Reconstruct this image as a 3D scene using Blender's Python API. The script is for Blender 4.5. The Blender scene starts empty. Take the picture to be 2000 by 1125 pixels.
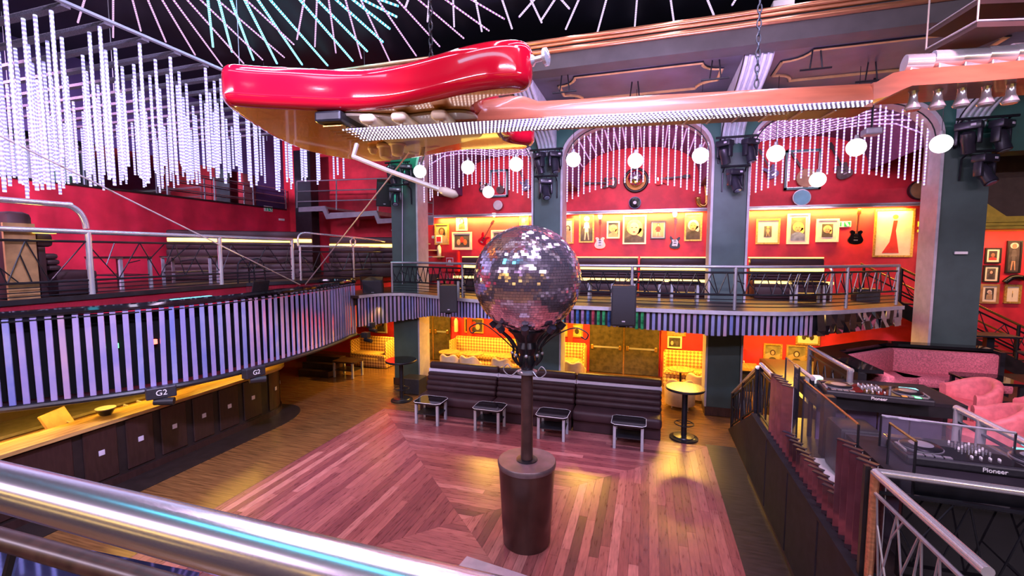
import bpy, bmesh, math, random
from mathutils import Vector as V, Matrix
random.seed(7)
S = bpy.context.scene
COL = S.collection
pi = math.pi
# ------------------------------------------------------------------ camera
FPX, HY, YAW, EYE = 870.0, 494.0, math.radians(17), 4.1
PIT = math.atan((562.5 - HY) / FPX)
cd = bpy.data.cameras.new('camera'); cam = bpy.data.objects.new('camera', cd); COL.objects.link(cam)
cam.location = (0, 0, EYE); cam.rotation_euler = (pi / 2 - PIT, 0, YAW)
cd.sensor_width = 36; cd.lens = 36 * FPX / 2000; cd.clip_start = 0.02; cd.clip_end = 200
S.camera = cam
# ------------------------------------------------------------------ world, exposure
w = bpy.data.worlds.new('world'); S.world = w; w.use_nodes = True
w.node_tree.nodes['Background'].inputs[0].default_value = (0.62, 0.50, 0.85, 1)
w.node_tree.nodes['Background'].inputs[1].default_value = 0.3
vs = S.view_settings
vs.view_transform = 'Standard'; vs.look = 'None'; vs.gamma = 1; vs.use_curve_mapping = False
vs.exposure = 0.5
S.cycles.max_bounces = 7; S.cycles.diffuse_bounces = 3; S.cycles.glossy_bounces = 4
S.cycles.transmission_bounces = 6; S.cycles.transparent_max_bounces = 8
S.cycles.sample_clamp_indirect = 4; S.cycles.caustics_reflective = False; S.cycles.caustics_refractive = False
S.cycles.blur_glossy = 0.5

def area(name, loc, tgt, sx, sy, power, col, spread=pi):
    l = bpy.data.lights.new(name, 'AREA'); l.shape = 'RECTANGLE'; l.size = sx; l.size_y = sy
    l.energy = power; l.color = col; l.spread = spread
    o = bpy.data.objects.new(name, l); COL.objects.link(o); o.location = loc
    o.rotation_euler = (V(tgt) - V(loc)).to_track_quat('-Z', 'Y').to_euler(); return o
def strip(name, loc, sx, sy, power, col, rx=0.0, rz=0.0, spread=pi):
    o = area(name, loc, (loc[0], loc[1], loc[2] - 1), sx, sy, power, col, spread)
    o.rotation_euler = (rx, 0, rz); return o
def spot(name, loc, tgt, power, col, ang=60, blend=0.6, r=0.15):
    l = bpy.data.lights.new(name, 'SPOT'); l.energy = power; l.color = col
    l.spot_size = math.radians(ang); l.spot_blend = blend; l.shadow_soft_size = r
    o = bpy.data.objects.new(name, l); COL.objects.link(o); o.location = loc
    o.rotation_euler = (V(tgt) - V(loc)).to_track_quat('-Z', 'Y').to_euler(); return o
def point(name, loc, power, col, r=0.15):
    l = bpy.data.lights.new(name, 'POINT'); l.energy = power; l.color = col; l.shadow_soft_size = r
    o = bpy.data.objects.new(name, l); COL.objects.link(o); o.location = loc; return o
WARM = (1.0, 0.60, 0.10); LAV = (0.74, 0.62, 1.0); PINK = (1.0, 0.45, 0.75); CYAN = (0.35, 0.85, 1.0)
for k in range(6): strip('led_ceiling_light', (-7.0 + k * 1.7, 6.0, 8.8), 0.10, 7.0, 62, (0.90, 0.66, 1.0), rz=0.35 - 0.14 * k)
for k in range(3): strip('cyan_ceiling_light', (-7.6 + k * 0.9, 7.5, 8.85), 0.10, 5.0, 45, (0.15, 0.75, 1.0), rz=0.5)
area('near_cyan_fill', (-2.0, -1.0, 8.8), (-1.5, 0.5, 3.8), 9.0, 0.45, 60, (0.08, 0.7, 1.0))  # unseen strip added to put a cyan band on the foreground handrail
area('near_lavender_fill', (-1.0, 1.6, 8.8), (-1.0, 2.2, 2), 7.0, 0.5, 120, (0.82, 0.72, 1.0))  # unseen strip added to whiten the top of the foreground handrail
for x, z in ((-8.5, 7.4), (0.5, 8.4), (8.0, 7.4)):
    area('hall_fill_strip', (x, -3.7, z), (x * 0.8 - 1.5, 9.5, 2.2), 7.5, 0.10, 420, (0.92, 0.74, 1.0))  # added fill behind the camera, thin so the guitar gets line highlights
spot('lounge_spot', (-10.5, 2.0, 8.2), (-13.5, 9, 3.9), 5200, (1.0, 0.55, 0.95), 85, 0.8, 0.3)
spot('slat_spot', (-1.5, 1.0, 8.4), (-8.6, 7.0, 2.5), 4000, (0.62, 0.55, 1.0), 62, 0.8, 0.3)
spot('balcony_front_spot', (0.5, 2.5, 8.6), (-1.0, 11.0, 2.4), 2800, (0.55, 0.55, 1.0), 64, 0.8, 0.3)
for x0, x1 in ((-7.6, -3.1), (-2.5, 1.6), (2.2, 6.9)):
    strip('wall_shelf_light', ((x0 + x1) / 2, 15.24, 5.37), x1 - x0, 0.10, 240, (1.0, 0.56, 0.07), rx=0.25)
for x in (-8.0, -5.0, -1.8, 1.0, 3.9):
    strip('under_balcony_light', (x, 13.6, 2.55), 0.8, 0.3, 160, (1.0, 0.54, 0.07))
for y in (4.0, 6.0, 8.0):
    strip('bar_light', (-9.6, y, 1.66), 0.4, 1.6, 30, (1.0, 0.55, 0.07))
for y in (4.4, 6.2, 8.2):
    spot('bar_floor_spot', (-8.3, y, 1.62), (-7.4, y + 0.3, 0), 18, (1.0, 0.55, 0.07), 120, 0.9, 0.1)
spot('guitar_gold_fill', (-7.9, 6.5, 3.5), (-3.6, 6.2, 5.75), 500, (1.0, 0.62, 0.10), 70, 0.8, 0.2)  # unseen lamp added to bring out gold on the guitar face
spot('floor_warm_spot', (-7.6, 11.4, 2.5), (-7.8, 10.6, 0), 110, (1.0, 0.55, 0.08), 130, 0.9, 0.1)
spot('floor_warm_spot', (0.9, 11.9, 2.5), (0.6, 11.4, 0), 40, (1.0, 0.55, 0.08), 130, 0.9, 0.1)
strip('bench_cove_light', (-1.0, 14.3, 3.9), 9, 0.06, 50, WARM, rx=-0.9)
area('arch_bay_light_a', (-4.8, 12.9, 6.9), (-4.8, 15.4, 5.9), 2.5, 0.6, 30, (1.0, 0.45, 0.7))
area('arch_bay_light_b', (-0.4, 12.9, 6.9), (-0.4, 15.4, 5.9), 2.5, 0.6, 36, (1.0, 0.45, 0.6))
area('arch_bay_light_c', (4.1, 12.9, 6.9), (4.1, 15.4, 5.9), 2.5, 0.6, 30, (1.0, 0.45, 0.7))
area('stair_light', (9.3, 14.5, 4.6), (9.3, 15.4, 3.0), 3.5, 0.15, 55, (1.0, 0.5, 0.2))
spot('booth_spot', (3.0, 3.5, 8.0), (5.2, 9.5, 1.4), 1700, (1.0, 0.55, 0.75), 60, 0.8, 0.3)
spot('stage_floor_spot', (2.9, 5.0, 3.9), (2.75, 6.2, 1.2), 90, (0.85, 0.55, 1.0), 60)
spot('dance_floor_spot_red', (-0.5, 9.4, 7.4), (-2.2, 5.6, 0), 620, (1.0, 0.22, 0.32), 62)
spot('dance_floor_spot_pink', (-4.8, 9.4, 7.4), (-3.4, 6.4, 0), 620, (1.0, 0.46, 0.62), 66)
for x in (-2.67, 1.85, -7.05, 6.4):
    spot('pillar_green_spot', (x, 10.9, 7.4), (x, 12.0, 6.6), 60 if x < -6 else 260, (0.08, 1.0, 0.6), 115)
area('soffit_light', (0.6, 8.2, 5.9), (0.6, 10.5, 7.7), 4, 0.2, 130, (0.72, 0.45, 1.0))
# ------------------------------------------------------------------ pixel helpers (2000 x 1125 frame)
_f = V((-math.sin(YAW) * math.cos(PIT), math.cos(YAW) * math.cos(PIT), -math.sin(PIT)))
_r = V((math.cos(YAW), math.sin(YAW), 0)); _u = _r.cross(_f); CAM = V((0, 0, EYE))
def ray(u, v): return _f + _r * ((u - 1000) / FPX) - _u * ((v - 562.5) / FPX)
def pz(u, v, z): d = ray(u, v); return CAM + d * ((z - EYE) / d.z)
def py(u, v, y): d = ray(u, v); return CAM + d * (y / d.y)
def px(u, v, x): d = ray(u, v); return CAM + d * (x / d.x)
# ------------------------------------------------------------------ materials
M = {}
def mat(name, col, rough=0.5, metal=0.0, var=0.12, scale=6.0, bump=0.0, bscale=40.0, stretch=None,
        col2=None, emit=None, estr=0.0, coat=0.0, alpha=1.0, trans=0.0, rvar=0.0, spec=None, aniso=0.0):
    m = bpy.data.materials.new(name); m.use_nodes = True; nt = m.node_tree; N = nt.nodes; L = nt.links
    b = N['Principled BSDF']
    tc = N.new('ShaderNodeTexCoord'); mp = N.new('ShaderNodeMapping'); L.new(tc.outputs['Object'], mp.inputs[0])
    if stretch: mp.inputs['Scale'].default_value = stretch
    no = N.new('ShaderNodeTexNoise'); no.inputs['Scale'].default_value = scale; no.inputs['Detail'].default_value = 5
    L.new(mp.outputs[0], no.inputs[0])
    cr = N.new('ShaderNodeValToRGB'); c = list(col)
    lo = [x * (1 - var) for x in c]; hi = list(col2) if col2 else [min(1, x * (1 + var)) for x in c]
    cr.color_ramp.elements[0].color = lo + [1]; cr.color_ramp.elements[1].color = hi + [1]
    cr.color_ramp.elements[0].position = 0.35; cr.color_ramp.elements[1].position = 0.65
    L.new(no.outputs[0], cr.inputs[0]); L.new(cr.outputs[0], b.inputs['Base Color'])
    b.inputs['Roughness'].default_value = rough; b.inputs['Metallic'].default_value = metal
    if rvar:
        mr = N.new('ShaderNodeMapRange'); mr.inputs[3].default_value = max(0, rough - rvar); mr.inputs[4].default_value = min(1, rough + rvar)
        L.new(no.outputs[0], mr.inputs[0]); L.new(mr.outputs[0], b.inputs['Roughness'])
    if bump:
        n2 = N.new('ShaderNodeTexNoise'); n2.inputs['Scale'].default_value = bscale; n2.inputs['Detail'].default_value = 4
        L.new(mp.outputs[0], n2.inputs[0]); bp = N.new('ShaderNodeBump'); bp.inputs['Strength'].default_value = bump
        bp.inputs['Distance'].default_value = 0.02
        L.new(n2.outputs[0], bp.inputs['Height']); L.new(bp.outputs[0], b.inputs['Normal'])
    if emit:
        b.inputs['Emission Color'].default_value = (*emit, 1); b.inputs['Emission Strength'].default_value = estr
    b.inputs['Coat Weight'].default_value = coat; b.inputs['Coat Roughness'].default_value = 0.04
    b.inputs['Alpha'].default_value = alpha; b.inputs['Transmission Weight'].default_value = trans
    if spec is not None: b.inputs['Specular IOR Level'].default_value = spec
    if aniso: b.inputs['Anisotropic'].default_value = aniso
    M[name] = m; return m
def led(name, a, b_, sa, sb, freq=34.0):
    # glowing tube with brighter beads along its length
    m = mat(name, (0.16, 0.14, 0.24), 0.3); nt = m.node_tree; N = nt.nodes; L = nt.links; b = N['Principled BSDF']
    tc = N.new('ShaderNodeTexCoord'); sp = N.new('ShaderNodeSeparateXYZ'); L.new(tc.outputs['UV'], sp.inputs[0])
    mu = N.new('ShaderNodeMath'); mu.operation = 'MULTIPLY'; mu.inputs[1].default_value = freq * 2 * pi; L.new(sp.outputs[1], mu.inputs[0])
    si = N.new('ShaderNodeMath'); si.operation = 'SINE'; L.new(mu.outputs[0], si.inputs[0])
    mr = N.new('ShaderNodeMapRange'); mr.inputs[1].default_value = -0.6; mr.inputs[2].default_value = 0.7
    mr.inputs[3].default_value = 0; mr.inputs[4].default_value = 1; L.new(si.outputs[0], mr.inputs[0])
    mx = N.new('ShaderNodeMix'); mx.data_type = 'RGBA'; mx.inputs[6].default_value = (*a, 1); mx.inputs[7].default_value = (*b_, 1)
    L.new(mr.outputs[0], mx.inputs[0]); L.new(mx.outputs[2], b.inputs['Emission Color'])
    ms = N.new('ShaderNodeMapRange'); ms.inputs[3].default_value = sa; ms.inputs[4].default_value = sb
    L.new(mr.outputs[0], ms.inputs[0]); L.new(ms.outputs[0], b.inputs['Emission Strength'])
    return m
mat('red_wall', (0.62, 0.024, 0.046), 0.55, var=0.18, scale=2.5, bump=0.12, bscale=60)
mat('crimson_wall', (0.66, 0.020, 0.062), 0.55, var=0.14, scale=2.0, bump=0.1, bscale=50)
mat('red_paint', (0.62, 0.015, 0.02), 0.4, var=0.1)
mat('orange_red_wall', (0.66, 0.05, 0.02), 0.5, var=0.12, scale=3, bump=0.08)
mat('green_wall', (0.046, 0.078, 0.074), 0.5, var=0.15, scale=2, bump=0.05)
mat('arcade_green', (0.014, 0.090, 0.070), 0.5, var=0.15, scale=2, bump=0.05)
mat('grey_soffit', (0.070, 0.066, 0.095), 0.45, var=0.3, scale=1.2, bump=0.05)
mat('beam_grey', (0.055, 0.05, 0.052), 0.6, var=0.15, scale=3)
mat('pale_trim', (0.42, 0.38, 0.42), 0.45, var=0.1)
mat('corbel_paint', (0.55, 0.60, 0.66), 0.5, var=0.12)
mat('copper', (0.75, 0.33, 0.17), 0.28, 0.7, var=0.2, scale=9, stretch=(0.3, 4, 4))
mat('dark_gold', (0.62, 0.38, 0.16), 0.35, 0.3)
mat('black_gold', (0.08, 0.055, 0.03), 0.35, 0.4)
mat('stage_panel', (0.020, 0.016, 0.021), 0.6, var=0.2, spec=0.15)
mat('rail_chrome', (0.86, 0.82, 0.86), 0.22, 0.95, var=0.08, scale=30, stretch=(0.2, 12, 12))
mat('upper_wall', (0.05, 0.04, 0.13), 0.6, var=0.3, scale=0.8)  # purple-blue stands in for the glowing haze between the tubes
mat('night_ceiling', (0.008, 0.010, 0.022), 0.6, var=0.4, scale=0.6)
mat('vault_purple', (0.12, 0.045, 0.14), 0.7, var=0.15)
mat('black', (0.012, 0.011, 0.014), 0.4, var=0.3)
mat('black_gloss', (0.008, 0.007, 0.009), 0.05, var=0.2)
mat('black_plastic', (0.018, 0.017, 0.022), 0.45, var=0.2, scale=30)
mat('black_metal', (0.02, 0.02, 0.026), 0.3, 0.5, var=0.2)
mat('dark_wood', (0.045, 0.020, 0.016), 0.35, var=0.35, scale=5, stretch=(8, 8, 1))
mat('chrome', (0.80, 0.78, 0.84), 0.18, 0.72, var=0.05)
mat('brushed_chrome', (0.82, 0.78, 0.82), 0.2, 0.75, var=0.1, scale=30, stretch=(0.2, 12, 12), aniso=0.3)
mat('dull_steel', (0.42, 0.41, 0.46), 0.35, 0.7, var=0.1)
mat('grey_paint', (0.30, 0.28, 0.33), 0.4, 0.2, var=0.1)
mat('grey_leg', (0.42, 0.41, 0.45), 0.35, 0.3, var=0.1)
mat('brown_leather', (0.040, 0.017, 0.020), 0.5, var=0.18, scale=3, bump=0.02, bscale=60, spec=0.25)
mat('lavender_strip', (0.62, 0.55, 0.68), 0.4, var=0.05)
mat('pole_brown', (0.075, 0.038, 0.035), 0.3, 0.3, var=0.2)
mat('podium_brown', (0.055, 0.024, 0.020), 0.28, 0.2, var=0.18, scale=3)
mat('podium_top', (0.16, 0.11, 0.12), 0.35, 0.3, var=0.25, scale=4)
mat('bar_wood', (0.42, 0.24, 0.08), 0.25, var=0.25, scale=4, stretch=(8, 0.6, 8))
mat('bar_panel', (0.032, 0.014, 0.013), 0.35, var=0.2, scale=4, stretch=(6, 6, 1))
mat('bar_dark', (0.020, 0.013, 0.013), 0.5, var=0.2, spec=0.3)
mat('bar_steel', (0.55, 0.48, 0.34), 0.3, 0.6, var=0.15)
mat('floor_wood', (0.15, 0.07, 0.026), 0.22, var=0.35, scale=2.2, stretch=(0.8, 14, 1), bump=0.05, rvar=0.08)
mat('dark_floor', (0.035, 0.024, 0.024), 0.35, var=0.4, scale=3.0, stretch=(1, 8, 1), bump=0.05)
for i, c in enumerate([(0.27, 0.088, 0.083), (0.23, 0.07, 0.068), (0.32, 0.11, 0.10), (0.18, 0.052, 0.055), (0.38, 0.15, 0.135), (0.115, 0.035, 0.038)]):
    mat('plank_%d' % i, c, 0.30, var=0.22, scale=5, stretch=(6, 0.8, 1), bump=0.05, rvar=0.1)
    mat('plankx_%d' % i, c, 0.30, var=0.22, scale=5, stretch=(0.8, 6, 1), bump=0.05, rvar=0.1)
mat('guitar_red', (0.48, 0.003, 0.020), 0.12, var=0.04, scale=1, coat=1.0)
mat('guitar_face', (0.85, 0.34, 0.06), 0.2, 0.55, var=0.06, scale=1, coat=1.0, bump=0.02, bscale=3)  # warm reflection on the red lacquer is put into this gold base colour
mat('pickguard', (0.55, 0.47, 0.42), 0.3, var=0.05, coat=0.5)
mat('cream_plastic', (0.75, 0.62, 0.46), 0.35, var=0.05)
mat('maple', (0.33, 0.085, 0.042), 0.3, var=0.12, scale=3, stretch=(0.5, 6, 6), coat=0.4)
mat('maple_dark', (0.22, 0.065, 0.035), 0.35, var=0.15, scale=3)
mat('mirror', (0.86, 0.84, 0.9), 0.06, 1.0, var=0.03)
for nm_, c1, c2 in (('strip_mirror', (0.50, 0.46, 0.95), (0.74, 0.60, 0.95)), ('strip_mirror_pink', (0.66, 0.50, 0.88), (0.92, 0.62, 0.82)), ('strip_mirror_blue', (0.34, 0.40, 0.95), (0.62, 0.62, 0.98))):
    m_ = mat(nm_, c1, 0.17, 0.55, var=0.05, scale=1.6, col2=c2, bump=0.22, bscale=4)  # lavender LED light on the mirror slats is put into these tints
    g_ = m_.node_tree.nodes.new('ShaderNodeNewGeometry'); m_.node_tree.links.new(g_.outputs['Position'], [n for n in m_.node_tree.nodes if n.type == 'MAPPING'][0].inputs[0])
mat('strip_colour', (0.15, 0.3, 0.8), 0.2, 0.8, var=0.6, scale=6)
mat('broken_mirror', (0.7, 0.66, 0.72), 0.05, 1.0, var=0.1)
mat('ball_mirror', (0.84, 0.70, 0.84), 0.08, 0.94, var=0.05)
mat('ball_core', (0.02, 0.018, 0.02), 0.5)
mat('void_black', (0.004, 0.004, 0.005), 0.8, spec=0.1)
mat('globe', (0.95, 0.95, 0.97), 0.2, emit=(0.97, 1.0, 0.97), estr=1.6)
mat('screen_glow', (0.1, 0.3, 0.4), 0.3, emit=(0.2, 0.85, 1.0), estr=1.2)
mat('green_led', (0.1, 0.8, 0.2), 0.3, emit=(0.1, 1.0, 0.25), estr=4)
mat('red_led', (0.9, 0.1, 0.1), 0.3, emit=(1.0, 0.08, 0.05), estr=5)
mat('warm_glow', (1, 0.7, 0.2), 0.4, emit=(1.0, 0.62, 0.10), estr=3.5)
mat('warm_glow_soft', (1, 0.7, 0.2), 0.4, emit=(1.0, 0.68, 0.18), estr=1.6)
mat('white_paint', (0.80, 0.78, 0.78), 0.45, var=0.04)
mat('cream', (0.83, 0.72, 0.55), 0.6, var=0.06)
mat('white_frame', (0.82, 0.72, 0.55), 0.4, var=0.05)
mat('gold_frame', (0.62, 0.38, 0.09), 0.35, 0.5, var=0.3, scale=30, bump=0.3, bscale=80)
mat('wood_frame', (0.34, 0.19, 0.08), 0.4, var=0.2)
mat('black_frame', (0.02, 0.016, 0.016), 0.35)
mat('glass', (0.30, 0.26, 0.34), 0.02, alpha=0.12, var=0.02)
mat('smoked_glass', (0.25, 0.2, 0.24), 0.03, alpha=0.42, var=0.02)
mat('glass_edge', (0.7, 0.5, 0.3), 0.15, 0.5)
mat('pink_fabric', (0.62, 0.16, 0.21), 0.75, var=0.3, scale=40, bump=0.2, bscale=120)
mat('pink_velvet', (0.60, 0.14, 0.16), 0.6, var=0.15, scale=12, bump=0.1)
mat('tan_fabric', (0.55, 0.36, 0.2), 0.7, var=0.12)
mat('purple_panel', (0.10, 0.07, 0.14), 0.4, var=0.15)
mat('steel_cable', (0.62, 0.58, 0.58), 0.35, 0.6)
mat('board_rope', (0.30, 0.26, 0.24), 0.8)
mat('rope', (0.25, 0.28, 0.33), 0.8)
mat('mesh_bar', (0.10, 0.09, 0.12), 0.7, var=0.5, scale=80)
mat('yellow_plaster', (0.72, 0.5, 0.05), 0.6)
mat('brown_plaster', (0.10, 0.062, 0.045), 0.7, var=0.12)
mat('door_metal', (0.085, 0.062, 0.028), 0.42, 0.3, var=0.35, scale=7, bump=0.5, bscale=14)
mat('speaker_grille', (0.02, 0.018, 0.024), 0.55, var=0.4, scale=200)
mat('moving_head', (0.028, 0.025, 0.04), 0.28, 0.2, var=0.15)
mat('lens', (0.25, 0.3, 0.4), 0.05, 0.4)
mat('sign_green', (0.0, 0.22, 0.10), 0.5, emit=(0.0, 0.35, 0.16), estr=0.15)
mat('paint_dark', (0.035, 0.03, 0.035), 0.6, var=0.3)
mat('blue_drum', (0.12, 0.42, 0.55), 0.3, var=0.15, scale=3)
mat('drum_skin', (0.55, 0.6, 0.62), 0.4, var=0.08)
mat('skin_tone', (0.50, 0.26, 0.16), 0.6, var=0.15, scale=9)
mat('skin_pale', (0.62, 0.40, 0.29), 0.6, var=0.12, scale=9)
mat('skin_deep', (0.30, 0.14, 0.08), 0.6, var=0.2, scale=9)
mat('hair_blond', (0.74, 0.48, 0.18), 0.6, var=0.3, scale=14)
mat('hair_dark', (0.05, 0.028, 0.02), 0.6, var=0.3, scale=14)
mat('hair_red', (0.5, 0.13, 0.04), 0.6, var=0.3, scale=14)
mat('hair_white', (0.75, 0.66, 0.55), 0.6, var=0.2, scale=14)
mat('poster_grey', (0.10, 0.085, 0.085), 0.6, var=0.4, scale=5)
mat('poster_dark', (0.06, 0.045, 0.045), 0.6, var=0.5, scale=5)
mat('poster_tan', (0.42, 0.28, 0.16), 0.6, var=0.2, scale=4)
mat('poster_blue', (0.22, 0.26, 0.42), 0.6, var=0.4, scale=4)
mat('poster_yellow', (0.75, 0.52, 0.12), 0.6, var=0.25, scale=6)
mat('poster_olive', (0.22, 0.17, 0.07), 0.6, var=0.4, scale=5)
mat('cloth_red', (0.6, 0.03, 0.03), 0.6, var=0.15)
mat('cloth_blue', (0.15, 0.18, 0.35), 0.6, var=0.3, scale=9)
mat('brass', (0.7, 0.42, 0.12), 0.25, 0.9)
mat('orange_spot', (0.75, 0.35, 0.06), 0.5)
# yellow woven seat cloth with a repeating lozenge
m = mat('yellow_fabric', (0.78, 0.5, 0.12), 0.75); nt = m.node_tree
wv = nt.nodes.new('ShaderNodeTexChecker'); wv.inputs['Scale'].default_value = 13
wv.inputs['Color1'].default_value = (0.86, 0.56, 0.15, 1); wv.inputs['Color2'].default_value = (0.36, 0.17, 0.05, 1)
mp = nt.nodes.new('ShaderNodeMapping'); mp.inputs['Rotation'].default_value = (0.0, 0.785, 0.0); mp.inputs['Location'].default_value = (0.0, 0.031, 0.0)
tc = nt.nodes.new('ShaderNodeTexCoord'); nt.links.new(tc.outputs['Object'], mp.inputs[0]); nt.links.new(mp.outputs[0], wv.inputs[0])
nt.links.new(wv.outputs['Color'], nt.nodes['Principled BSDF'].inputs['Base Color'])
led('led_white', (0.45, 0.36, 1.0), (0.78, 0.79, 1.0), 0.42, 0.92, 17)
led('led_violet', (0.66, 0.36, 0.95), (1.0, 0.88, 1.0), 0.6, 1.1, 14)
led('led_cyan', (0.05, 0.62, 0.95), (0.55, 1.0, 1.0), 0.8, 1.5, 11)
led('led_pink', (0.75, 0.26, 0.80), (1.0, 0.74, 0.95), 0.5, 1.0, 11)
led('led_soft', (0.62, 0.30, 0.80), (0.95, 0.60, 0.95), 0.45, 0.75, 8)
led('led_string', (0.25, 0.15, 0.3), (1.0, 0.92, 1.0), 0.12, 1.5, 22)
# ------------------------------------------------------------------ mesh helpers
W = {}
def wm(o): return W.get(o.name, Matrix.Identity(4)) if o else Matrix.Identity(4)
class MB:
    def __init__(s): s.v = []; s.f = []; s.uv = {}
    def add(s, vs_, fs):
        n = len(s.v); s.v += [V(p) for p in vs_]; s.f += [tuple(i + n for i in f) for f in fs]; return s
    def box(s, c, d, rz=0.0, M_=None):
        m = M_ if M_ else Matrix.Rotation(rz, 3, 'Z'); c = V(c); x, y, z = d[0] / 2, d[1] / 2, d[2] / 2
        P = [c + m @ V((a * x, b * y, e * z)) for a in (-1, 1) for b in (-1, 1) for e in (-1, 1)]
        return s.add(P, [(0, 1, 3, 2), (4, 6, 7, 5), (0, 4, 5, 1), (2, 3, 7, 6), (0, 2, 6, 4), (1, 5, 7, 3)])
    def b2(s, a, b): a = V(a); b = V(b); return s.box((a + b) / 2, [abs(x) for x in (b - a)])
    def rbox(s, c, d, r=0.03, rz=0.0, seg=2, M_=None):
        bm = bmesh.new(); bmesh.ops.create_cube(bm, size=1)
        bmesh.ops.scale(bm, vec=d, verts=bm.verts)
        bmesh.ops.bevel(bm, geom=bm.edges[:], offset=min(r, min(d) * 0.49), segments=seg, profile=0.5, affect='EDGES')
        m = M_ if M_ else Matrix.Rotation(rz, 3, 'Z'); c = V(c); bm.verts.index_update()
        s.add([c + m @ v.co for v in bm.verts], [tuple(v.index for v in f.verts) for f in bm.faces]); bm.free(); return s
    def tube(s, pts, r, n=8, cap=True, uv=False):
        pts = [V(p) for p in pts]; rs = r if isinstance(r, (list, tuple)) else [r] * len(pts); b0 = len(s.v); k = len(pts); ref = None; L = 0
        for i, p in enumerate(pts):
            t = (pts[min(i + 1, k - 1)] - pts[max(i - 1, 0)]).normalized()
            if ref is None: ref = V((0, 0, 1)) if abs(t.z) < 0.9 else V((1, 0, 0))
            a = (ref - t * ref.dot(t)).normalized(); b = t.cross(a); ref = a
            if i: L += (p - pts[i - 1]).length
            for j in range(n):
                an = 2 * pi * j / n; s.v.append(p + (a * math.cos(an) + b * math.sin(an)) * rs[i])
                if uv: s.uv[len(s.v) - 1] = (j / n, L)
        for i in range(k - 1):
            for j in range(n):
                s.f.append((b0 + i * n + j, b0 + i * n + (j + 1) % n, b0 + (i + 1) * n + (j + 1) % n, b0 + (i + 1) * n + j))
        if cap: s.f.append(tuple(b0 + j for j in reversed(range(n)))); s.f.append(tuple(b0 + (k - 1) * n + j for j in range(n)))
        return s
    def cyl(s, a, b, r0, r1=None, n=16): return s.tube([a, b], [r0, r0 if r1 is None else r1], n)
    def lathe(s, c, prof, n=24, ax=(0, 0, 1)):
        q = V((0, 0, 1)).rotation_difference(V(ax)); c = V(c); b0 = len(s.v)
        for r, z in prof:
            for j in range(n): s.v.append(c + q @ V((r * math.cos(2 * pi * j / n), r * math.sin(2 * pi * j / n), z)))
        for i in range(len(prof) - 1):
            for j in range(n): s.f.append((b0 + i * n + j, b0 + i * n + (j + 1) % n, b0 + (i + 1) * n + (j + 1) % n, b0 + (i + 1) * n + j))
        s.f.append(tuple(b0 + j for j in reversed(range(n)))); s.f.append(tuple(b0 + (len(prof) - 1) * n + j for j in range(n))); return s
    def sphere(s, c, r, n=20, m=12, sc=(1, 1, 1)):
        c = V(c); b0 = len(s.v); s.v.append(c + V((0, 0, r * sc[2])))
        for i in range(1, m):
            t = pi * i / m
            for j in range(n):
                p = 2 * pi * j / n; s.v.append(c + V((r * sc[0] * math.sin(t) * math.cos(p), r * sc[1] * math.sin(t) * math.sin(p), r * sc[2] * math.cos(t))))
        s.v.append(c - V((0, 0, r * sc[2]))); e = len(s.v) - 1
        for j in range(n):
            s.f.append((b0, b0 + 1 + j, b0 + 1 + (j + 1) % n)); s.f.append((e, b0 + 1 + (m - 2) * n + (j + 1) % n, b0 + 1 + (m - 2) * n + j))
        for i in range(m - 2):
            for j in range(n):
                a = b0 + 1 + i * n; s.f.append((a + j, a + n + j, a + n + (j + 1) % n, a + (j + 1) % n))
        return s
    def prism(s, poly, d):
        """poly: list of 3-D points (planar), d: extrusion vector"""
        P = [V(p) for p in poly]; d = V(d); n = len(P)
        return s.add(P + [p + d for p in P], [tuple(reversed(range(n))), tuple(range(n, 2 * n))] + [(i, (i + 1) % n, n + (i + 1) % n, n + i) for i in range(n)])
    def grid(s, rows):
        n = len(rows[0]); b0 = len(s.v)
        for r in rows: s.v += [V(p) for p in r]
        for i in range(len(rows) - 1):
            for j in range(n - 1): s.f.append((b0 + i * n + j, b0 + i * n + j + 1, b0 + (i + 1) * n + j + 1, b0 + (i + 1) * n + j))
        return s
    def build(s, name, m, parent=None, smooth=False, origin=None, fix=True):
        inv = wm(parent).inverted() if parent else Matrix.Identity(4)
        if origin is not None: inv = Matrix.Translation(-V(origin))
        me = bpy.data.meshes.new(name); me.from_pydata([inv @ p for p in s.v], [], s.f)
        if fix:
            bm = bmesh.new(); bm.from_mesh(me); bmesh.ops.recalc_face_normals(bm, faces=bm.faces); bm.to_mesh(me); bm.free()
        if s.uv:
            ul = me.uv_layers.new(name='UVMap')
            for lp in me.loops: ul.data[lp.index].uv = s.uv.get(lp.vertex_index, (0, 0))
        me.materials.append(M[m] if isinstance(m, str) else m)
        if smooth: me.polygons.foreach_set('use_smooth', [True] * len(me.polygons))
        if smooth == 'auto':
            try: me.set_sharp_from_angle(angle=math.radians(40))
            except Exception: pass
        o = bpy.data.objects.new(name, me); COL.objects.link(o)
        if parent: o.parent = parent; W[o.name] = wm(parent)
        elif origin is not None: o.location = origin; W[o.name] = Matrix.Translation(V(origin))
        return o
    def base(s):
        xs = [p.x for p in s.v]; ys = [p.y for p in s.v]; zs = [p.z for p in s.v]
        return V(((min(xs) + max(xs)) / 2, (min(ys) + max(ys)) / 2, min(zs)))
def tag(o, label=None, cat=None, group=None, kind=None):
    if label: o['label'] = label
    if cat: o['category'] = cat
    if group: o['group'] = group
    if kind: o['kind'] = kind
    return o
def thing(name, label, cat, loc=(0, 0, 0), rz=0.0, group=None):
    o = bpy.data.objects.new(name, None); COL.objects.link(o); o.location = loc; o.rotation_euler = (0, 0, rz); o.empty_display_size = 0.1
    W[o.name] = Matrix.Translation(V(loc)) @ Matrix.Rotation(rz, 4, 'Z'); return tag(o, label, cat, group)
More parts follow.
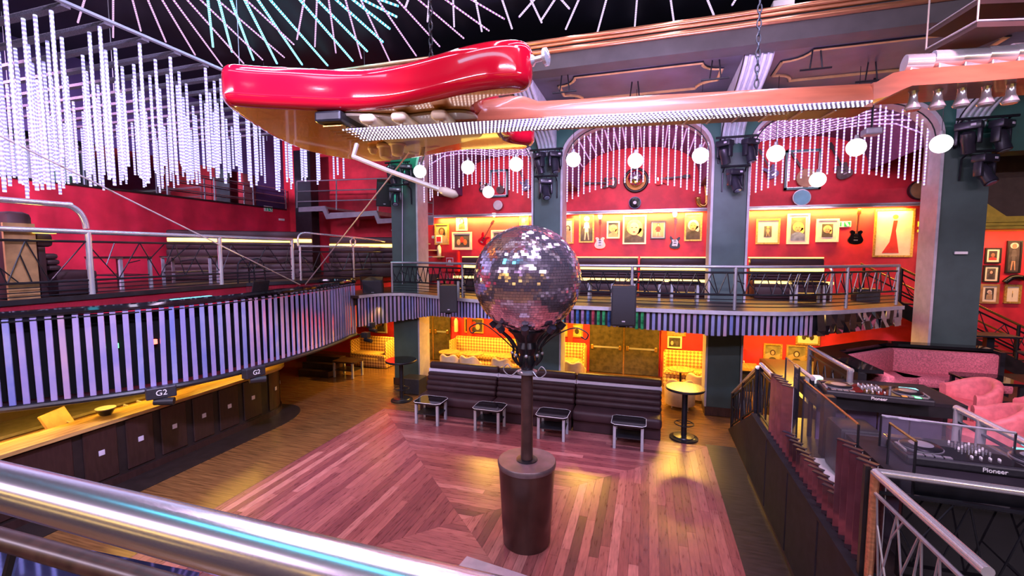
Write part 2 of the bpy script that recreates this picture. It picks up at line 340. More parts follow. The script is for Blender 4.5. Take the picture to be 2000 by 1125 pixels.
def solo(name, mb, m, label, cat, group=None, smooth=False):
    return tag(mb.build(name, m, origin=mb.base(), smooth=smooth), label, cat, group)
def struct(name, mb, m, smooth=False, parent=None, label=None):
    o = mb.build(name, m, parent=parent, smooth=smooth)
    if not parent: o['kind'] = 'structure'
    if label: o['label'] = label
    return o
KIDS = {}
def dup(root, loc, rz=None, label=None):
    r = root.copy(); COL.objects.link(r); r.location = loc
    if rz is not None: r.rotation_euler = (0, 0, rz)
    if label: r['label'] = label
    W[r.name] = Matrix.Translation(V(loc)) @ Matrix.Rotation(r.rotation_euler[2], 4, 'Z')
    def rec(a, b):
        for ch in kids(a):
            c = ch.copy(); COL.objects.link(c); c.parent = b; W[c.name] = W[r.name]; rec(ch, c)
    rec(root, r); return r
def kids(o): return [c for c in o.children]
def cr_spline(P, k=6, closed=False):
    P = [V(p) for p in P]; n = len(P); out = []
    for i in range(n if closed else n - 1):
        a = P[(i - 1) % n] if (closed or i) else P[0]; b = P[i]; c = P[(i + 1) % n]; d = P[(i + 2) % n] if (closed or i + 2 < n) else P[n - 1]
        for j in range(k):
            t = j / k
            out.append(0.5 * ((2 * b) + (c - a) * t + (2 * a - 5 * b + 4 * c - d) * t * t + (3 * b - a - 3 * c + d) * t ** 3))
    if not closed: out.append(P[-1])
    return out
def text(name, s, size, loc, rot, m, parent=None, depth=0.002):
    cu = bpy.data.curves.new(name, 'FONT'); cu.body = s; cu.size = size; cu.extrude = depth; cu.align_x = 'CENTER'; cu.align_y = 'CENTER'
    t = bpy.data.objects.new(name + '_tmp', cu); COL.objects.link(t)
    dg = bpy.context.evaluated_depsgraph_get(); me = bpy.data.meshes.new_from_object(t.evaluated_get(dg))
    bpy.data.objects.remove(t); me.materials.clear(); me.materials.append(M[m]); me.name = name
    me.transform(Matrix.Translation(V(loc)) @ rot.to_4x4())
    if parent: me.transform(wm(parent).inverted())
    o = bpy.data.objects.new(name, me); COL.objects.link(o)
    if parent: o.parent = parent; W[o.name] = wm(parent)
    return o
def basis(xd, zd=(0, 0, 1)):
    """3x3 with local x along xd, local y along zd (for upright text/panels), local z out of the face"""
    x = V(xd).normalized(); y = V(zd); y = (y - x * y.dot(x)).normalized(); z = x.cross(y); return Matrix((x, y, z)).transposed()
# ================================================================== STRUCTURE
struct('floor', MB().b2((-16, -4.2, -0.15), (13, 15.6, -0.012)), 'floor_wood')
floor = bpy.data.objects['floor']
struct('floor_stage_walk', MB().b2((1.27, -3, -0.012), (1.86, 10.1, 0.0)), 'dark_floor')
bd = [(-9.3, 2.0), (-8.3, 2.0), (-8.3, 8.2)] + [(-9.2 + 0.9 * math.cos(a), 8.3 + 1.25 * math.sin(a)) for a in [i * pi / 20 for i in range(0, 13)]] + [(-9.6, 9.4)]
struct('floor_bar_border', MB().prism([(x, y, -0.012) for x, y in bd], (0, 0, 0.012)), 'bar_dark')
# mitred dance floor: boards laid in rings round the centre
cx, cy, half, bw = -2.65, 6.05, 3.93, 0.131
struct('floor_dance_edge', MB().b2((cx - half - 0.03, 1.9, -0.012), (cx + half + 0.03, cy + half + 0.03, -0.006)), 'plank_5', parent=floor)
rng = random.Random(3)
rings = int(half / bw)
for side in range(4):
    ex, ey = [(1, 0), (0, 1), (-1, 0), (0, -1)][side]; tx, ty = -ey, ex
    for i in range(rings):
        r0, r1 = i * bw + 0.002, (i + 1) * bw - 0.002
        L = r1; cuts = [-L]; p = -L + rng.uniform(0.8, 2.6)
        while p < L - 0.7: cuts.append(p); p += rng.uniform(1.7, 3.2)
        cuts.append(L)
        for a, b in zip(cuts, cuts[1:]):
            a0 = max(a, -r0) if a == -L else a; b0 = min(b, r0) if b == L else b
            a1 = a if a != -L else -r1; b1 = b if b != L else r1
            a += 0.002; b -= 0.002; b0 -= 0.002; b1 -= 0.002
            q = [(r0, a0), (r1, a1), (r1, b1), (r0, b0)]
            P = [(cx + ex * r + tx * t, cy + ey * r + ty * t) for r, t in q]
            ym = max(y for _, y in P)
            if ym < 4.4 or (side == 3 and ym < 5.0): continue
            mi = rng.choices(range(6), (4, 4, 3, 3, 1.2, 0.9))[0]
            nm = ('plank_%d' if side in (0, 2) else 'plankx_%d') % mi
            struct('plank', MB().prism([(x, y, -0.008) for x, y in P], (0, 0, 0.008 + rng.uniform(0, 0.0012))), nm, parent=floor)
# walls
struct('wall_back', MB().b2((-16, 15.4, -0.1), (13.5, 15.6, 9.4)), 'red_wall')
struct('wall_left', MB().b2((-14.75, 1.0, 0), (-14.5, 15.4, 5.87)), 'crimson_wall')
struct('wall_left_upper', MB().b2((-14.95, -1.0, 5.87), (-14.75, 15.4, 9.4)), 'upper_wall')
struct('trim_1', MB().b2((-14.78, 1.0, 5.87), (-14.46, 15.2, 5.92)), 'black')
mr_ = thing('wall_mirror', 'long mirror reflecting the glowing tubes above the left red wall', 'mirror', (-14.74, 7, 5.92))
for k in range(7):
    MB().b2((-14.745, 1.0 + k * 1.85, 5.93), (-14.72, 2.83 + k * 1.85, 7.1)).build('mirror_panel', 'mirror', mr_)
struct('ceiling', MB().b2((-16, -4.2, 9.3), (13.5, 15.6, 9.5)), 'night_ceiling')
struct('wall_front', MB().b2((-16, -4.2, 0), (13.5, -4.0, 9.4)), 'wall_dark' if 'wall_dark' in M else mat('wall_dark', (0.05, 0.02, 0.035), 0.6).name)
for k, (x0, x1, z, m_) in enumerate(((-12, -4.5, 4.9, 'warm_glow'), (-3.2, 3.0, 4.9, 'warm_glow'), (4.2, 11, 4.9, 'warm_glow'), (-10, -5, 3.2, 'warm_glow_soft'), (-2, 8, 3.2, 'warm_glow_soft'), (-8, 7, 6.6, 'added_pink_glow'))):
    if m_ == 'added_pink_glow' and m_ not in M: mat(m_, (0.8, 0.5, 0.9), 0.3, emit=(0.85, 0.55, 1.0), estr=1.5)
    struct('trim_%d' % (60 + k), MB().b2((x0, -4.0, z), (x1, -3.94, z + 0.22)), m_)  # glowing strips added out of view for the mirror ball to reflect
struct('wall_right', MB().b2((13.3, -4.2, 0), (13.5, 15.4, 9.4)), 'brown_plaster')
# pillars and arcade
PX = [(-7.5, -6.64), (-3.04, -2.30), (1.48, 2.22), (5.98, 6.80)]
SPR, CRN, AY0, AY1 = 6.5, 7.58, 12.0, 12.6
for a, b in PX:
    struct('pillar', MB().b2((a, AY0, 0), (b, AY1, SPR)), 'green_wall')
    struct('baseboard_pillar', MB().b2((a - 0.03, AY0 - 0.03, 0), (b + 0.03, AY1 + 0.03, 0.22)), 'dark_wood')
def arch_z(t): return SPR + (CRN - SPR) * max(0.0, 1 - abs(t) ** 2.5) ** (1 / 2.5)
mb = MB(); NB = 28
def arch_pts(a, b, inset=0.0, n=NB):
    c, h = (a + b) / 2, (b - a) / 2
    out = []
    for i in range(n + 1):
        th = pi * i / n; t = -math.cos(th); out.append((c + (h - inset) * t, arch_z(t) - inset))
    return out
bays = [(PX[0][1], PX[1][0]), (PX[1][1], PX[2][0]), (PX[2][1], PX[3][0])]
TOPZ = 8.6
for a, b in bays:
    A = arch_pts(a, b)
    mb.grid([[(x, AY0, TOPZ) for x, z in A], [(x, AY0, z) for x, z in A], [(x, AY1, z) for x, z in A], [(x, AY1, TOPZ) for x, z in A]])
for a, b in PX: mb.b2((a, AY0, SPR), (b, AY1, TOPZ))
mb.b2((6.8, AY0, 6.2), (9.2, AY1, TOPZ))
struct('wall_arcade', mb, 'arcade_green')
for i, (a, b) in enumerate(bays):
    A = arch_pts(a, b, 0.004); B = arch_pts(a, b, 0.06); zb = 0.23
    A = [(a + 0.004, zb)] + A + [(b - 0.004, zb)]; B = [(a + 0.05, zb)] + B + [(b - 0.05, zb)]
    g = MB().grid([[(x, AY0 - 0.05, z) for x, z in A], [(x, AY0 - 0.05, z) for x, z in B], [(x, AY1, z) for x, z in B], [(x, AY1, z) for x, z in A]])
    struct('trim_%d' % (i + 2), g, 'pale_trim', smooth=False)
    # rope light cord running under the arch
    C = arch_pts(a, b, 0.11)
    struct('trim_%d' % (i + 12), MB().tube([(x, AY0 + 0.06, z) for x, z in C[1:-1]], 0.014, 6), 'black_metal')
    Vv = arch_pts(a, b, 0.02); h = MB().grid([[(x, AY1, z + 0.03) for x, z in Vv], [(x, 15.4, z + 0.03 - 0.06) for x, z in Vv]])
    h.grid([[(x, AY1, z + 0.10) for x, z in Vv], [(x, 15.4, z + 0.04) for x, z in Vv]])
    struct('ceiling_vault_%d' % (i + 1), h, 'vault_purple', smooth=True)
for a, b in PX[0:3]:
    struct('pier_wall_upper', MB().b2((a - 0.02, AY1, 6.2), (b + 0.02, 15.4, 8.0)), 'vault_purple')
# beam with copper mouldings, soffit
struct('beam', MB().b2((-8, 8.95, 7.72), (9, 9.35, 8.3)), 'beam_grey')
for k, (z, r) in enumerate(((8.06, 0.05), (8.17, 0.035), (8.25, 0.045))):
    struct('trim_%d' % (k + 20), MB().tube([(-8, 8.93, z), (9, 8.93, z)], r, 8), 'copper', smooth=True)
struct('soffit_slab', MB().b2((-8, 9.35, 7.74), (9, 12.0, 7.9)), 'grey_soffit')['kind'] = 'structure'
def frame_loop(x0, x1, y0, y1, c):
    P = []
    for (x, y, sx, sy) in ((x0, y0, 1, 1), (x1, y0, -1, 1), (x1, y1, -1, -1), (x0, y1, 1, -1)):
        arc = [(x + sx * c * math.cos(t), y + sy * c * math.sin(t)) for t in [pi / 2 * k / 5 for k in range(6)]]
        if (sx * sy) > 0: arc.reverse()
        P += arc
    return P
for k, (x0, x1, y0, y1) in enumerate(((-1.95, 1.3, 9.5, 10.9), (2.35, 5.7, 9.5, 11.0), (-6.4, -3.1, 9.5, 10.9))):
    P = frame_loop(x0, x1, y0, y1, 0.4); P.append(P[0])
    struct('trim_%d' % (k + 30), MB().tube([(x, y, 7.73) for x, y in P], 0.036, 6), 'dark_gold')
    struct('trim_%d' % (k + 33), MB().tube([((x - (x0 + x1) / 2) * 1.015 + (x0 + x1) / 2, (y - (y0 + y1) / 2) * 1.04 + (y0 + y1) / 2, 7.73) for x, y in P], 0.018, 6), 'black')
# fluted console brackets
for xc in (-2.67, 1.85, 6.40):
    prof = cr_spline([(11.99, 6.72), (11.85, 6.95), (11.5, 7.15), (11.0, 7.27), (10.4, 7.38), (9.9, 7.5), (9.55, 7.62), (9.4, 7.73)], 4)
    k = thing('corbel', {-2.67: 'pale fluted plaster bracket above the second pillar, behind the guitar heel', 1.85: 'pale fluted plaster bracket above the middle pillar, behind the guitar neck', 6.40: 'pale fluted plaster bracket above the large right pillar'}[xc], 'bracket', (xc, 12.0, 6.72))
    poly = [(xc - 0.25, y, z) for y, z in prof] + [(xc - 0.25, 9.4, 7.735), (xc - 0.25, 11.99, 7.73)]
    MB().prism(poly, (0.5, 0, 0)).build('bracket_body', 'corbel_paint', k)
    for j in range(5):
        x = xc - 0.20 + j * 0.10
        MB().tube([(x, y - 0.005, z - 0.01) for y, z in prof], 0.038, 6).build('flute', 'corbel_paint', k, smooth=True)
    MB().tube([(xc - 0.25, y - 0.01, z) for y, z in prof], 0.012, 5).build('dark_line', 'black', k)
# balcony slab: wavy front edge
BZ = 2.9
EU = [(700, 578), (740, 574), (790, 573), (840, 577), (900, 583), (960, 588), (1040, 593), (1130, 598), (1240, 602), (1350, 606), (1450, 609), (1540, 610), (1610, 608), (1655, 606), (1710, 602), (1765, 598)]
EDGE = [pz(u, v, BZ) for u, v in EU]
EDGE = cr_spline(EDGE, 4)
eg = [(p.x, p.y) for p in EDGE]
poly = [(x, y, BZ - 0.07) for x, y in eg] + [(6.7, 15.4, BZ - 0.07), (-9.6, 15.4, BZ - 0.07), (-9.6, eg[0][1], BZ - 0.07)]
struct('floor_balcony', MB().prism(poly, (0, 0, 0.07)), 'dark_wood')
def inset(pts, d):
    out = []
    for i, (x, y) in enumerate(pts):
        a = pts[max(i - 1, 0)]; b = pts[min(i + 1, len(pts) - 1)]; t = V((b[0] - a[0], b[1] - a[1])).normalized(); out.append((x - t.y * d, y + t.x * d))
    return out
e2 = inset(eg, 0.3)
poly = [(x, y, BZ - 0.3) for x, y in e2] + [(6.7, 15.4, BZ - 0.3), (-9.6, 15.4, BZ - 0.3), (-9.6, e2[0][1], BZ - 0.3)]
struct('ceiling_under_balcony', MB().prism(poly, (0, 0, 0.22)), 'brown_plaster')
# pink-lit lip of the slab
e3 = inset(eg, -0.02)
g = MB().grid([[(x, y, BZ + 0.012) for x, y in eg], [(x, y, BZ + 0.012) for x, y in e3], [(x, y, BZ - 0.07) for x, y in e3], [(x, y, BZ - 0.07) for x, y in eg]])
struct('trim_40', g, 'pale_trim')
# left lounge platform, red riser
LE = [(-9.95, 0.5), (-9.97, 9.0)] + [tuple(pz(u, v, 3.3).xy) for u, v in ((600, 549), (668, 545), (720, 541), (775, 537))]
LP = [(x, y, 3.05) for x, y in LE] + [(-7.6, 15.4, 3.05), (-14.5, 15.4, 3.05), (-14.5, 0.5, 3.05)]
struct('floor_lounge', MB().prism(LP, (0, 0, 0.25)), 'dark_wood')
L0 = [(x, y) for x, y in LE]; L1 = [(x + 0.04, y - 0.02) for x, y in LE]; L2 = [(x - 0.03, y + 0.03) for x, y in LE]
struct('trim_41', MB().grid([[(x, y, 3.305) for x, y in L2], [(x, y, 3.33) for x, y in L1], [(x, y, 3.24) for x, y in L1], [(x, y, 3.24) for x, y in L2]]), 'black')
struct('wall_lounge_riser', MB().grid([[(x, y, 3.245) for x, y in L0], [(x, y, 1.75) for x, y in L0], [(x, y, 1.75) for x, y in L2], [(x, y, 3.04) for x, y in L2]]), 'crimson_wall')
struct('wall_under_lounge', MB().b2((-11.6, 0.5, 0), (-11.4, 11.0, 3.05)), 'brown_plaster')
# stage on the right
struct('floor_stage', MB().b2((1.9, 0.5, 1.1), (13.3, 8.8, 1.2)), 'dark_floor')
struct('floor_stage_rear', MB().b2((3.1, 8.8, 1.1), (13.3, 13.6, 1.2)), 'dark_floor')
struct('wall_stage_side', MB().b2((1.9, 0.5, 0), (2.0, 8.8, 1.1)), 'black')
struct('wall_left_near', MB().b2((-14.75, -4.2, 0), (-14.5, 1.0, 9.4)), 'wall_dark')
ws = bpy.data.objects['wall_stage_side']
for k in range(7):
    y = 1.0 + k * 1.12
    MB().rbox((1.875, y + 0.55, 0.6), (0.05, 1.09, 1.16), 0.012, seg=1).build('panel', 'stage_panel', ws)
MB().b2((1.84, 0.5, 1.17), (1.93, 8.8, 1.21)).build('edge_trim', 'stage_panel', ws)
MB().b2((1.83, 0.5, 0), (1.87, 8.8, 0.05)).build('skirt', 'bar_panel', ws)
struct('wall_stair_side', MB().prism([(1.87, 8.8, 0), (1.87, 11.15, 0), (1.87, 8.8, 1.2)], (0.1, 0, 0)), 'stage_panel')
struct('wall_stage_rear', MB().b2((3.0, 8.8, 0), (3.1, 13.6, 1.2)), 'black')
for k in range(6):
    struct('stair_step', MB().b2((1.98, 8.8 + k * 0.36, 0), (3.0, 8.8 + (k + 1) * 0.36, 1.0 - k * 0.18)), 'dark_wood')
# brown bulkhead over the right-hand stair with its yellow ledge
struct('wall_stair_bulkhead', MB().b2((7.2, 14.0, 4.95), (13.3, 14.3, 9.3)), 'brown_plaster')
struct('trim_42', MB().b2((7.2, 13.9, 4.68), (13.3, 15.4, 4.75)).b2((7.25, 13.86, 4.76), (13.3, 15.4, 4.83)).b2((7.2, 13.82, 4.84), (13.3, 15.4, 4.98)), 'yellow_plaster')
struct('trim_43', MB().prism([(7.45, 13.95, 4.98), (8.3, 13.95, 4.98), (7.6, 13.95, 5.55)], (0, 0.1, 0)), 'yellow_plaster')
# mirror shelf rail across the back wall
for k, (a, b) in enumerate(((-7.9, -3.2), (-3.2, 1.8), (1.8, 7.6))):
    z0 = 5.40
    struct('trim_%d' % (k + 45), MB().b2((a, 15.18, z0), (b, 15.4, z0 + 0.05)), 'chrome')
    struct('trim_%d' % (k + 48), MB().b2((a, 15.12, z0 + 0.055), (b, 15.4, z0 + 0.10)), 'dull_steel')
# doorway surrounds
for k, (x0, x1) in enumerate(((-8.35, -6.35), (-2.55, 0.55))):
    for x in (x0, x1):
        struct('trim_%d' % (52 + 4 * k + (x == x1)), MB().b2((x - 0.09, 15.3, 0), (x + 0.09, 15.42, 2.6)), 'orange_red_wall')
# ================================================================== GIANT GUITAR (hangs face down)
def pplane(u, v, p0, n): d = ray(u, v); return CAM + d * ((V(p0) - CAM).dot(n) / d.dot(n))
GZ = 5.75
outl = [(424, 174), (450, 177), (500, 182), (590, 185), (673, 189), (750, 184), (820, 170), (908, 147), (980, 136), (1030, 136), (1050, 149), (1033, 164),
        (985, 166), (950, 174), (936, 188), (941, 206), (962, 219), (985, 236), (992, 252), (1010, 262), (1042, 262), (1046, 272), (1030, 279), (975, 279),
        (918, 278), (860, 287), (785, 300), (715, 303), (610, 285), (540, 258), (475, 218), (432, 186)]
GP = [pz(u, v, GZ + 0.13) for u, v in outl]
GS = cr_spline(GP, 8, closed=True)
def resample(P, step):
    L = [0]; P = P + [P[0]]
    for a, b in zip(P, P[1:]): L.append(L[-1] + (b - a).length)
    k = int(L[-1] / step); out = []; i = 0
    for q in range(k):
        s_ = L[-1] * q / k
        while L[i + 1] < s_: i += 1
        out.append(P[i].lerp(P[i + 1], (s_ - L[i]) / max(1e-9, L[i + 1] - L[i])))
    return out
GS = resample(GS, 0.06)
for _ in range(14): GS = [GS[i] * 0.5 + (GS[i - 1] + GS[(i + 1) % len(GS)]) * 0.25 for i in range(len(GS))]
cen = sum((p for p in GS), V()) / len(GS)
gt = thing('giant_guitar', 'giant glossy red electric guitar hanging face down over the dance floor', 'guitar', (cen.x, cen.y, GZ))
n = len(GS)
area2 = sum(GS[i].x * GS[(i + 1) % n].y - GS[(i + 1) % n].x * GS[i].y for i in range(n))
sg = 1 if area2 > 0 else -1
def ginset(d):
    out = []
    for i in range(n):
        t = (GS[(i + 1) % n] - GS[i - 1]); t.z = 0; t.normalize(); nn = V((-t.y, t.x, 0)) * sg; out.append(GS[i] + nn * d)
    return out
TH, RB = 0.46, 0.12
rings_ = [(RB - RB * math.sin(a), GZ + RB - RB * math.cos(a)) for a in [pi / 2 * k / 5 for k in range(6)]]
rings_ += [(RB - RB * math.cos(a), GZ + TH - RB + RB * math.sin(a)) for a in [pi / 2 * k / 5 for k in range(6)]]
mb = MB(); rows = []
for d, z in rings_:
    R = ginset(d); rows.append([(p.x, p.y, z) for p in R] + [(R[0].x, R[0].y, z)])
mb.grid(rows); mb.f.append(tuple(range(len(mb.v) - (n + 1), len(mb.v) - 1)))
mb.build('body', 'guitar_red', gt, smooth='auto')
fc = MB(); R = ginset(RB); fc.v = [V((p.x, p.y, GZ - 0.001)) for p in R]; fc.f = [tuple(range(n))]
fc.build('front_face', 'guitar_face', gt)['label'] = 'polished front face with a gold reflection put into its colour'
pg_ = cr_spline([pz(u, v, GZ - 0.01) for u, v in [(634, 230), (644, 222), (700, 221), (785, 224), (838, 219), (890, 215), (925, 220), (940, 240), (940, 262), (905, 274), (860, 284), (812, 298), (780, 290), (735, 262), (690, 245), (648, 238)]], 4, closed=True)
MB().prism(pg_, (0, 0, -0.03)).build('pickguard', 'pickguard', gt)
S0, S1 = pz(690, 264, GZ - 0.17), pz(1692, 203.5, GZ - 0.10)
gd = (S1 - S0); gd.z = 0; GL = gd.length; gd.normalize(); gp = V((-gd.y, gd.x, 0))     # gp points away from the camera
for sc in (0.10, 0.21, 0.345):                                         # pickups
    c = S0 + gd * GL * sc * 0.62; c.z = GZ - 0.075
    p = MB().rbox(c, (0.2, 0.74, 0.11), 0.06, M_=Matrix((gd, gp, V((0, 0, 1)))).transposed(), seg=3).build('pickup', 'cream_plastic', gt, smooth='auto')
    mm = MB()
    for k in range(6): q = c + gp * (k - 2.5) * 0.1; mm.cyl((q.x, q.y, q.z - 0.05), (q.x, q.y, q.z - 0.072), 0.025, n=8)
    tag(mm.build('pole_pieces', 'chrome', p), kind='stuff')
bm_ = Matrix((gd, gp, V((0, 0, 1)))).transposed()
c = S0 - gd * 0.06; c.z = GZ - 0.07
br = MB().rbox(c, (0.34, 0.95, 0.13), 0.03, M_=bm_).build('bridge', 'black_metal', gt)
for k in range(6):
    q = c + gp * (k - 2.5) * 0.13; q.z = GZ - 0.15; MB().rbox(q, (0.26, 0.1, 0.05), 0.015, M_=bm_, seg=1).build('saddle', 'brass', br)
for (u, v, r, h) in ((753, 284, 0.105, 0.2), (776, 279, 0.10, 0.19), (728, 288, 0.06, 0.1)):
    q = pz(u, v, GZ - 0.02)
    MB().lathe((q.x, q.y, GZ), [(r * 1.25, -0.02), (r * 1.3, -0.05), (r, -0.07), (r * 0.85, -h), (r * 0.6, -h - 0.02)], 20).build('knob', 'cream_plastic', gt, smooth='auto')
q = pz(827, 283, GZ); MB().cyl((q.x, q.y, GZ), (q.x - 0.03, q.y, GZ - 0.16), 0.03, 0.045, 10).build('switch', 'cream_plastic', gt)
yb = S0.y - 0.1
arm = [py(697, 282, yb), py(690, 306, yb - 0.1), py(760, 334, yb - 0.2), py(880, 378, yb - 0.35)]
MB().tube(cr_spline(arm, 1), 0.028, 8).build('tremolo_arm', 'steel_cable', gt, smooth='auto')
ta = py(860, 371, yb - 0.33); tb = py(894, 382, yb - 0.36)
MB().tube([ta, ta.lerp(tb, 0.3), ta.lerp(tb, 0.8), tb], [0.035, 0.05, 0.045, 0.012], 10).build('arm_tip', 'pickguard', gt, smooth=True)
# neck
NA, NB_ = pz(892, 237, GZ - 0.06), pz(1706, 199, GZ - 0.06)
nd = (NB_ - NA); nd.z = 0; NL = nd.length; nd.normalize(); npp = V((-nd.y, nd.x, 0)); NW = 0.34
def sec(t, prof): b = NA + nd * t; return [b + npp * a + V((0, 0, z)) for a, z in prof]
nprof = [(0, 0.0), (0, 0.07), (0.015, 0.14), (0.07, 0.21), (NW / 2, 0.24), (NW - 0.07, 0.21), (NW - 0.015, 0.14), (NW, 0.07), (NW, 0.0)]
t_body = (pz(1002, 225, GZ) - NA).dot(nd)
rows = []
for t, s in ((t_body - 0.75, 1.0), (t_body - 0.05, 1.35), (t_body + 0.12, 1.3), (t_body + 0.3, 1.0), (NL * 0.6, 1.0), (NL, 1.02)):
    r = sec(t, [(a, z * s) for a, z in nprof]); rows.append(r + [r[0]])
mb = MB().grid(rows); k = len(nprof) + 1
mb.f += [tuple(range(k - 1)), tuple(range(len(mb.v) - k, len(mb.v) - 1))]
mb.build('neck', 'maple', gt, smooth='auto')
c = NA + nd * (NL / 2) + npp * NW / 2; c.z = NA.z - 0.03
fb = MB().rbox(c, (NL, NW + 0.01, 0.06), 0.01, M_=Matrix((nd, npp, V((0, 0, 1)))).transposed(), seg=1).build('fretboard', 'maple_dark', gt)
mm = MB()
for k in range(21):
    t = NL * (1 - 2 ** (-(k + 1) / 12.0)) / (1 - 2 ** (-22 / 12.0)); b = NA + nd * (NL - t); b.z = NA.z - 0.064
    mm.tube([b + npp * 0.01, b + npp * (NW - 0.01)], 0.012, 5)
tag(mm.build('frets', 'dull_steel', fb), kind='stuff')
for k in range(6):                                                     # glowing strings
    a = S0 + gp * (k - 2.5) * 0.10; b = S1 + npp * (k - 2.5) * 0.045 + npp * 0.02
    q_ = MB().tube([a, b], 0.012, 6, uv=True); q_.uv = {i: (u_, v_ + k * 0.019) for i, (u_, v_) in q_.uv.items()}; q_.build('string', 'led_string', gt)['label'] = 'string made of white light beads'
# headstock, drawn in the vertical plane of the neck's near edge
hn = npp
hp = [pplane(u, v, NA, hn) for u, v in [(1706, 161), (1712, 160), (1745, 142), (1782, 135), (1860, 129), (1900, 127), (2000, 117), (2120, 107), (2120, 143), (2000, 152), (1900, 160), (1782, 167), (1760, 176), (1735, 188), (1712, 193), (1706, 195)]]
MB().prism(hp, npp * 0.62).build('headstock', 'maple', gt)
for (u, v) in [(1785, 168), (1833, 164), (1880, 160), (1928, 157), (1976, 153), (2026, 149)]:
    p = pplane(u, v, NA + npp * 0.2, hn)
    MB().lathe((p.x, p.y, p.z + 0.05), [(0.05, 0), (0.06, -0.09), (0.036, -0.13), (0.042, -0.21), (0.074, -0.29), (0.06, -0.31)], 14).build('tuner_post', 'chrome', gt, smooth='auto')
for (u, v) in [(1790, 124), (1845, 116), (1895, 113), (1948, 108), (1998, 103)]:
    p = pplane(u, v, NA + npp * 0.2, hn)
    tn = MB().cyl(p - nd * 0.12 + V((0, 0, 0.0)), p + nd * 0.11 - npp * .04 - V((0, 0, 0.02)), 0.095, n=18).build('tuner', 'chrome', gt, smooth='auto')
    MB().rbox(p + npp * 0.02 - V((0, 0, 0.1)), (0.2, 0.2, 0.08), 0.01, M_=Matrix((nd, npp, V((0, 0, 1)))).transposed()).build('tuner_base', 'chrome', tn)
p = pz(1040, 118, GZ + 0.28); ax = (nd + V((0, 0, 0.05)) - npp * 0.3).normalized()
MB().lathe(p, [(0.055, -0.02), (0.06, 0.0), (0.03, 0.03), (0.03, 0.1), (0.085, 0.13), (0.085, 0.16), (0.05, 0.175)], 18, ax=ax).build('strap_pin', 'chrome', gt, smooth='auto')
def chain(label, a, b, r=0.035):
    a = V(a); b = V(b); c_ = thing('chain', label, 'chain', b); d = (b - a); L = d.length; k = int(L / (r * 2.3)); me = None
    for i in range(k):
        o = bpy.data.objects.get('link') if False else None
        if me is None:
            P = [(0, r * 0.62 * math.cos(t), r * 1.5 * math.sin(t)) for t in [2 * pi * j / 10 for j in range(11)]]
            t_ = MB().tube(P, r * 0.24, 5, cap=False); me = t_.build('link', 'black_metal', c_); o = me; me.data.transform(wm(c_))
        else:
            o = me.copy(); COL.objects.link(o)
        o.matrix_local = Matrix.Translation(a - V(b) + d * ((i + 0.5) / k)) @ Matrix.Rotation((i % 2) * pi / 2, 4, 'Z')
    return c_
ch_p = pplane(1477, 184, NA + npp * 0.25, hn)
chain('dark steel chain holding up the guitar neck below the copper-edged beam', (ch_p.x, ch_p.y, 9.25), (ch_p.x, ch_p.y, ch_p.z + 0.08))
ch2 = pz(842, 120, 6.3); chain('dark steel chain rising from the red guitar body into the lit ceiling', (ch2.x, ch2.y, 9.25), (ch2.x, ch2.y, 6.235))
# ================================================================== MIRROR BALL ON ITS POLE
BX, BY = -1.575, 5.87; BC = V((BX, BY, 3.745)); BR = 0.73
bl = thing('mirror_ball', 'large mirror ball on a dark pole, in a scrolled iron cradle', 'mirror ball', (BX, BY, 1.217))
MB().sphere(BC, BR - 0.012, 40, 24).build('core', 'ball_core', bl, smooth=True)
mb = MB(); rw = 62; rb_ = random.Random(5)
for i in range(rw):
    t0, t1 = pi * i / rw, pi * (i + 1) / rw; tm = (t0 + t1) / 2; k = max(4, int(2 * pi * math.sin(tm) * BR / 0.043)); off = rb_.random()
    for j in range(k):
        p0, p1 = 2 * pi * (j + off + 0.02) / k, 2 * pi * (j + off + 0.98) / k; pm = (p0 + p1) / 2
        f = lambda t, p: V((math.sin(t) * math.cos(p), math.sin(t) * math.sin(p), math.cos(t)))
        nn = (f(tm, pm) + V((rb_.gauss(0, .04), rb_.gauss(0, .04), rb_.gauss(0, .025)))).normalized(); c = BC + f(tm, pm) * BR
        q = []
        for (t, p) in ((t0 + .002, p0), (t1 - .002, p0), (t1 - .002, p1), (t0 + .002, p1)):
            w_ = BC + f(t, p) * BR; q.append(w_ - nn * (w_ - c).dot(nn))
        mb.add(q, [(0, 1, 2, 3)])
tag(mb.build('mirror_tiles', 'ball_mirror', bl, fix=False), 'small square mirror tiles in rows', kind='stuff')
MB().cyl((BX, BY, 1.217), (BX, BY, 2.75), 0.085, 0.08, 20).build('pole', 'pole_brown', bl, smooth='auto')
MB().lathe((BX, BY, 2.5), [(0.085, 0), (0.11, 0.05), (0.12, 0.12), (0.10, 0.2), (0.15, 0.3), (0.13, 0.38), (0.2, 0.48), (0.27, 0.54), (0.24, 0.58)], 20).build('collar', 'black_metal', bl, smooth='auto')
MB().lathe((BX, BY, 2.42), [(0.09, 0), (0.14, 0.02), (0.14, 0.05), (0.09, 0.07)], 20).build('collar_ring', 'dull_steel', bl, smooth='auto')
for k in range(8):
    a = 2 * pi * k / 8 + 0.2; r_ = lambda rr, z: (BX + rr * math.cos(a), BY + rr * math.sin(a), z)
    am = MB().tube(cr_spline([r_(0.12, 2.55), r_(0.2, 2.66), r_(0.19, 2.8), r_(0.28, 2.94), r_(0.42, 3.06), r_(0.47, 3.12)], 4), 0.018, 6).build('cradle_arm', 'black_metal', bl, smooth=True)
    MB().cyl(r_(0.44, 3.08), r_(0.50, 3.15), 0.05, n=10).build('pad', 'moving_head', am)
    MB().sphere(r_(0.205, 2.72), 0.026, 8, 6).build('stud', 'dull_steel', am, smooth=True)
